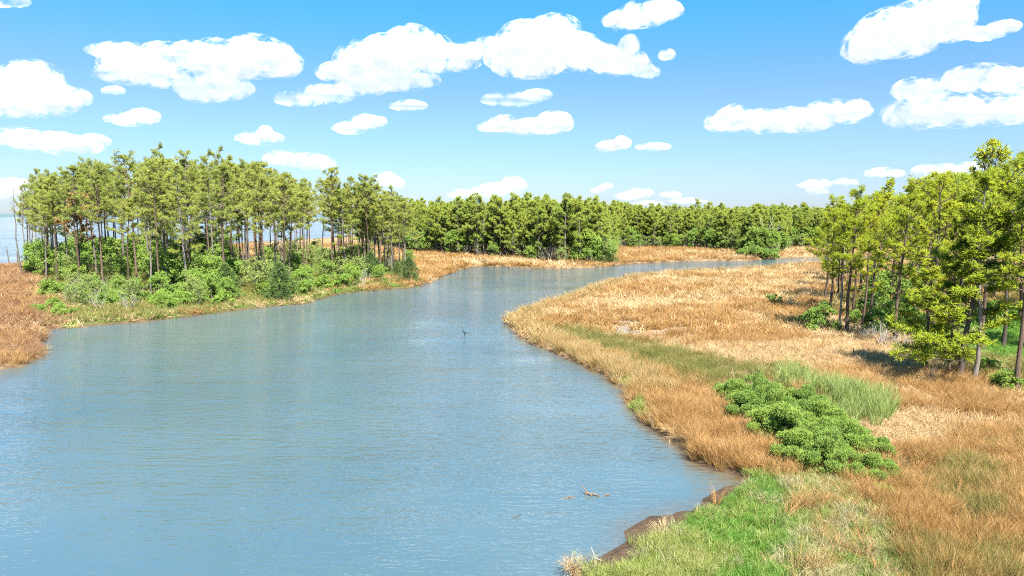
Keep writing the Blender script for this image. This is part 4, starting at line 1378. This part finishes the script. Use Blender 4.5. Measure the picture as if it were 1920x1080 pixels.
# dead trees
for i, (px, py, yt, lab, lean) in enumerate([(42, 522, 352, 'leaning dead snag with a bare pole top at the far left by the sound', -.07), (50, 520, 326, 'tallest bare snag at the far left beside the leaning dead one', .0), (18, 503, 462, 'short branching dead tree at the left edge against the sound', -.05),
                                             (33, 505, 448, 'broken stub of a dead trunk at the far left', 0), (63, 512, 372, 'slim dead tree between the snags and the left grove', .02)]):
    x, y = G(px, py)
    H = CAM_H + (403 - yt) / FPX * y
    put(make_snag(620 + i, H, .15, (9, 12, 9, 1, 9)[i], 'bark_grey', 1.9), 'dead_tree', 'dead tree', lab, px, py, 1.0, 'dead snags at the far left', rz=0, tilt=(0, lean))
r6 = np.random.default_rng(640)
mt, ml = MB(), MB()
mt.tube([(0, 0, 0), (.1, 0, 4), (.25, 0, 8), (.2, 0, 11.5)], [.3, .26, .2, .07], 7)
for (z0, dx, dz, L) in ((7.5, 1, .7, 4.5), (8.2, -1, .9, 4.0), (9.5, .6, 1.2, 2.8), (9.8, -.7, 1.1, 2.6), (6.2, -.9, .5, 2.2)):
    branch_tree(ml, r6, (.2, 0, z0), (dx, .2, dz), L, .13, 1, .45, .2, 5, (2, 3))
put([('trunk', mt.mesh('dead_trunk', M['dead_wood'])), ('branches', ml.mesh('dead_limbs', M['dead_wood']))], 'dead_tree', 'dead tree', 'bleached dead tree with forked arms in front of the far forest', 1440, 480, 1.0, rz=0)


def make_logs(seed, n, L, rad, mat):
    r = np.random.default_rng(seed)
    out = []
    for i in range(n):
        m = MB()
        a = r.uniform(-.5, .5); c = r.normal(size=2) * np.array([L * .25, .35])
        d = np.array([math.cos(a), math.sin(a), r.uniform(0, .25)])
        p0 = np.array([c[0], c[1], rad + r.uniform(0, .4)])
        m.tube([p0 - d * L / 2, p0 + r.normal(size=3) * .08, p0 + d * L / 2], [rad, rad * .8, rad * .4], 7)
        branch_tree(m, r, p0, (d[0] * .5, r.normal() * .5, .9), L * .3, rad * .4, 1, .5, .1, 4, (1, 2))
        out.append(('log', m.mesh('log', M[mat])))
    return out


put(make_logs(650, 5, 4.0, .22, 'dead_wood'), 'log_pile', 'log pile', 'heap of bleached fallen logs in the marsh before the far forest', 1350, 480, 1.0, rz=0)
put(make_logs(652, 2, 3.6, .2, 'bark_dark'), 'fallen_log', 'log', 'dark fallen log lying at the far shore left of the forest point', 902, 496, 1.0, rz=0)

# brush and shrubs of the right bank
put(make_bare_shrub(660, 2.4, 4.2, 14, 'twig_grey', 'leaf_fresh', 70), 'bare_shrub', 'shrub', 'pale grey shrub with a few green sprigs alone in the tan marsh', 1478, 583, 1.0, 'bare grey shrubs')
put(make_bush(662, 2.6, 2.2, 14, 20, 'leaf_fresh', 'bark_grey', .2, .1, 8), 'shrub', 'shrub', 'yellow green shrub joined to the pale grey shrub in the tan marsh', 1450, 580, .9, 'shrubs of the right bank')
put(make_bush(663, 4.2, 3.6, 24, 30, 'leaf_fresh', 'bark_grey', .22, .11, 9), 'shrub', 'shrub', 'large leafy green shrub at the left foot of the right grove', 1540, 628, .95, 'shrubs of the right bank')
for i, (px, py, s, lab) in enumerate([(1655, 655, 1.15, 'bleached tangle of bare brush at the foot of the right grove'), (1625, 640, .7, 'low bleached brush left of the bare tangle'), (1690, 668, .9, 'bare grey brush under the drooping boughs'), (1750, 725, .6, 'dry brown brush at the foot of the black trunked pine')]):
    put(make_bare_shrub(670 + i, 2.4, 3.4, 13, 'twig_grey' if i < 3 else 'bark_grey'), 'bare_shrub', 'shrub', lab, px, py, s, 'bare grey shrubs')
for i, (px, py, s, lab) in enumerate([(1500, 610, .45, 'small green bush left of the large leafy shrub'), (1885, 742, .6, 'yellow green bush at the foot of the nearest pine by the right border'), (1730, 630, .8, 'green bush in the middle of the right grove'),
                                      (1700, 615, .9, 'bush behind the bleached tangle of brush'), (1860, 610, 1.0, 'green bush at the back of the green meadow'), (1650, 610, .8, 'bush in the shade of the two close trunks'), (1790, 610, .9, 'bush left of the green meadow')]):
    put(bushes[i % 3], 'shrub', 'shrub', lab, px, py, s, 'shrubs of the right bank')
for i, (px, py) in enumerate([(1700, 566), (1790, 560), (1880, 556), (1960, 570), (1840, 548), (1640, 556), (1740, 548)]):
    put(fresh[i % 4], 'sapling', 'sapling', 'green sapling at the back of the right grove, ' + ('second', 'fourth', 'sixth', 'rightmost', 'fifth', 'leftmost', 'third')[i] + ' in the row', px, py, 1.0, 'saplings at the back of the right grove')

its = []
for (x, y) in fill(P_([(1600, 618), (1680, 655), (1760, 705), (1860, 735), (1880, 745), (1850, 690), (1760, 640), (1780, 570), (1700, 545), (1570, 560), (1560, 590)]), 26, 33, 2.6):
    px, py = to_px(x, y)
    q = rl.random()
    if q < .6: o = put(rl.choice(bushes), 'shrub', 'shrub', 'shrub', 0, 0, rl.uniform(.45, .95), 'undergrowth of the right grove', xy=(x, y)); t = 'sunlit green shrub'
    else: o = put(rl.choice(fresh), 'sapling', 'sapling', 'sapling', 0, 0, rl.uniform(.4, .9), 'undergrowth of the right grove', xy=(x, y)); t = 'young leafy sapling'
    its.append((o, px, '%s, %s of right grove, %s' % (t, 'front' if y < 75 else 'middle' if y < 105 else 'back', mark(px, LM_R))))
single_out(its)

# the round shrubs in the foreground
fore = [make_bush(700 + i, 2.3, 1.55 + .12 * (i % 3), 24, 72, 'leaf_shrub', 'bark_dark', .125, .036, 11, .32, upright=1.1) for i in range(5)]
spots = [(1358, 732, .75, 'small bright shrub at the upper left tip of the shrub thicket'), (1382, 745, .95, 'shrub on the left shoulder of the thicket above the dark gap'), (1420, 752, .95, 'shrub in the upper row of the thicket, second from its left tip'),
         (1462, 754, .95, 'upper row shrub of the thicket beside the reeds'), (1502, 758, .95, 'upper row shrub with darker leaves against the reeds'), (1535, 765, .85, 'dark green shrub at the upper right corner of the thicket'),
         (1400, 782, 1.0, 'shrub at the left front of the thicket above the orange rush'), (1445, 785, 1.05, 'shrub in the heart of the thicket left of centre'), (1492, 792, 1.1, 'shrub at the very centre of the thicket'),
         (1540, 798, 1.0, 'shrub right of the thicket centre below the reeds'), (1582, 812, .9, 'shrub on the right shoulder of the thicket'), (1440, 820, 1.0, 'front left shrub of the thicket with a dark flank'),
         (1485, 832, 1.1, 'plump shrub in the front middle of the thicket'), (1535, 838, 1.1, 'shrub between the front middle and right flank of the thicket'), (1590, 842, 1.0, 'right flank shrub of the thicket'), (1632, 850, .85, 'rightmost shrub of the thicket'),
         (1492, 868, 1.0, 'front shrub of the thicket nearest the inlet'), (1545, 878, .95, 'front shrub of the thicket with brown grass at its foot'), (1600, 880, .85, 'lower right shrub of the thicket'), (1640, 895, .8, 'shrub at the lower right end of the thicket'),
         (1650, 925, .5, 'small low shrub set apart below the right end of the thicket')]
for i, (px, py, s, lab) in enumerate(spots):
    s *= 1.06
    put(fore[i % 5], 'shrub', 'shrub', lab, px + 6 * math.sin(i * 5.1), py + 19, (s, s, s * (.85 + .35 * ((i * 7) % 5) / 4)), 'round green shrubs in the thicket on the near right bank')

# ------------------------------------------------------------------ small things
# heron: one continuous skinned body with a long bill, S neck and thin legs
def heron(px, py):
    x, y = G(px, py)
    me = bpy.data.meshes.new('heron')
    J = [(0, 0, .58, .085), (.13, 0, .66, .075), (.20, 0, .76, .035), (.13, 0, .90, .026), (.19, 0, 1.02, .024), (.25, 0, 1.06, .030), (.33, 0, 1.05, .016), (.44, 0, 1.03, .006),
         (-.16, 0, .50, .06), (-.30, 0, .42, .022), (-.02, .05, .42, .03), (.02, .05, .22, .012), (-.03, .05, -.06, .010), (-.02, -.05, .42, .03), (.0, -.05, .22, .012), (-.06, -.05, -.06, .010)]
    E = [(0, 1), (1, 2), (2, 3), (3, 4), (4, 5), (5, 6), (6, 7), (0, 8), (8, 9), (0, 10), (10, 11), (11, 12), (0, 13), (13, 14), (14, 15)]
    me.from_pydata([j[:3] for j in J], E, [])
    o = link('heron', me, label='grey heron wading upright alone in the middle of the creek', category='heron')
    o.location = (x, y, 0); o.rotation_euler = (0, 0, math.radians(200)); o.scale = (1.15,) * 3
    sk = o.modifiers.new('skin', 'SKIN')
    for v, j in zip(me.skin_vertices[0].data, J):
        v.radius = (j[3], j[3])
    me.skin_vertices[0].data[0].use_root = True
    ss = o.modifiers.new('smooth', 'SUBSURF'); ss.levels = 1; ss.render_levels = 2
    m, nt, out = new_mat('heron_plumage')
    p = N(nt, 'ShaderNodeBsdfPrincipled')
    tc = N(nt, 'ShaderNodeTexCoord')
    nt.links.new(mixc(nt, noise_n(nt, tc.outputs['Object'], 9, 3), (.012, .016, .022), (.035, .042, .055)), p.inputs['Base Color'])
    p.inputs['Roughness'].default_value = .7
    nt.links.new(p.outputs[0], out.inputs['Surface'])
    me.materials.append(m)


heron(871, 634)


def wood(label, px, py, segs, mat='wet_wood', rz=0, name='driftwood'):
    m = MB()
    r = np.random.default_rng(int(px))
    for P, R in segs:
        m.tube(P, R, 6)
    x, y = G(px, py)
    o = link(name, m.mesh('driftwood', M[mat]), label=label, category='driftwood', group='driftwood in the creek')
    o.location = (x, y, 0); o.rotation_euler = (0, 0, rz)


wood('forked brown driftwood limb floating off the mud flat', 1102, 930, [([(-.25, .5, .35), (-.05, .1, .16), (.2, 0, .03)], [.02, .04, .05]), ([(-.1, .05, .1), (.35, -.02, .1), (.65, -.05, -.02)], [.04, .045, .03]), ([(.8, 0, -.03), (.95, 0, .06), (1.1, .05, .02)], [.03, .04, .02]),
                                                                              ([(-.1, .05, .14), (-.12, -.1, .02), (-.15, -.2, -.04)], [.03, .025, .02]), ([(-1.35, -.3, -.02), (-.95, -.25, .05), (-.5, -.2, -.03)], [.02, .035, .015])])
wood('thin dark stick breaking the water left of the mud flat', 968, 972, [([(-.3, 0, -.02), (0, .05, .05), (.25, .3, .1)], [.012, .018, .01])], 'bark_dark')
wood('pale broken stick standing at the tip of the mud flat', 1114, 1052, [([(.05, 0, -.1), (0, 0, .25), (-.12, .05, .55)], [.03, .028, .02]), ([(0, 0, .2), (.12, .02, .1), (.3, 0, .02)], [.02, .02, .015])], 'dead_wood', name='broken_stick')
for (px, py, h, lab) in [(1599, 680, 1.1, 'thin wooden stake standing in the tan grass before the right grove'), (795, 516, 4.2, 'bare weathered post in the orange marsh right of the left grove')]:
    m = MB(); m.tube([(0, 0, -.1), (.02, 0, h * .5), (.0, .02, h)], [.055, .05, .045], 8)
    m2 = MB(); m2.tube([(0, 0, h * .7), (.22, 0, h * .76)], [.02, .012], 5)
    put([('shaft', m.mesh('stake', M['bark'])), ('stub', m2.mesh('stub', M['bark']))], 'wooden_stake', 'stake', lab, px, py, 1.0, rz=0)
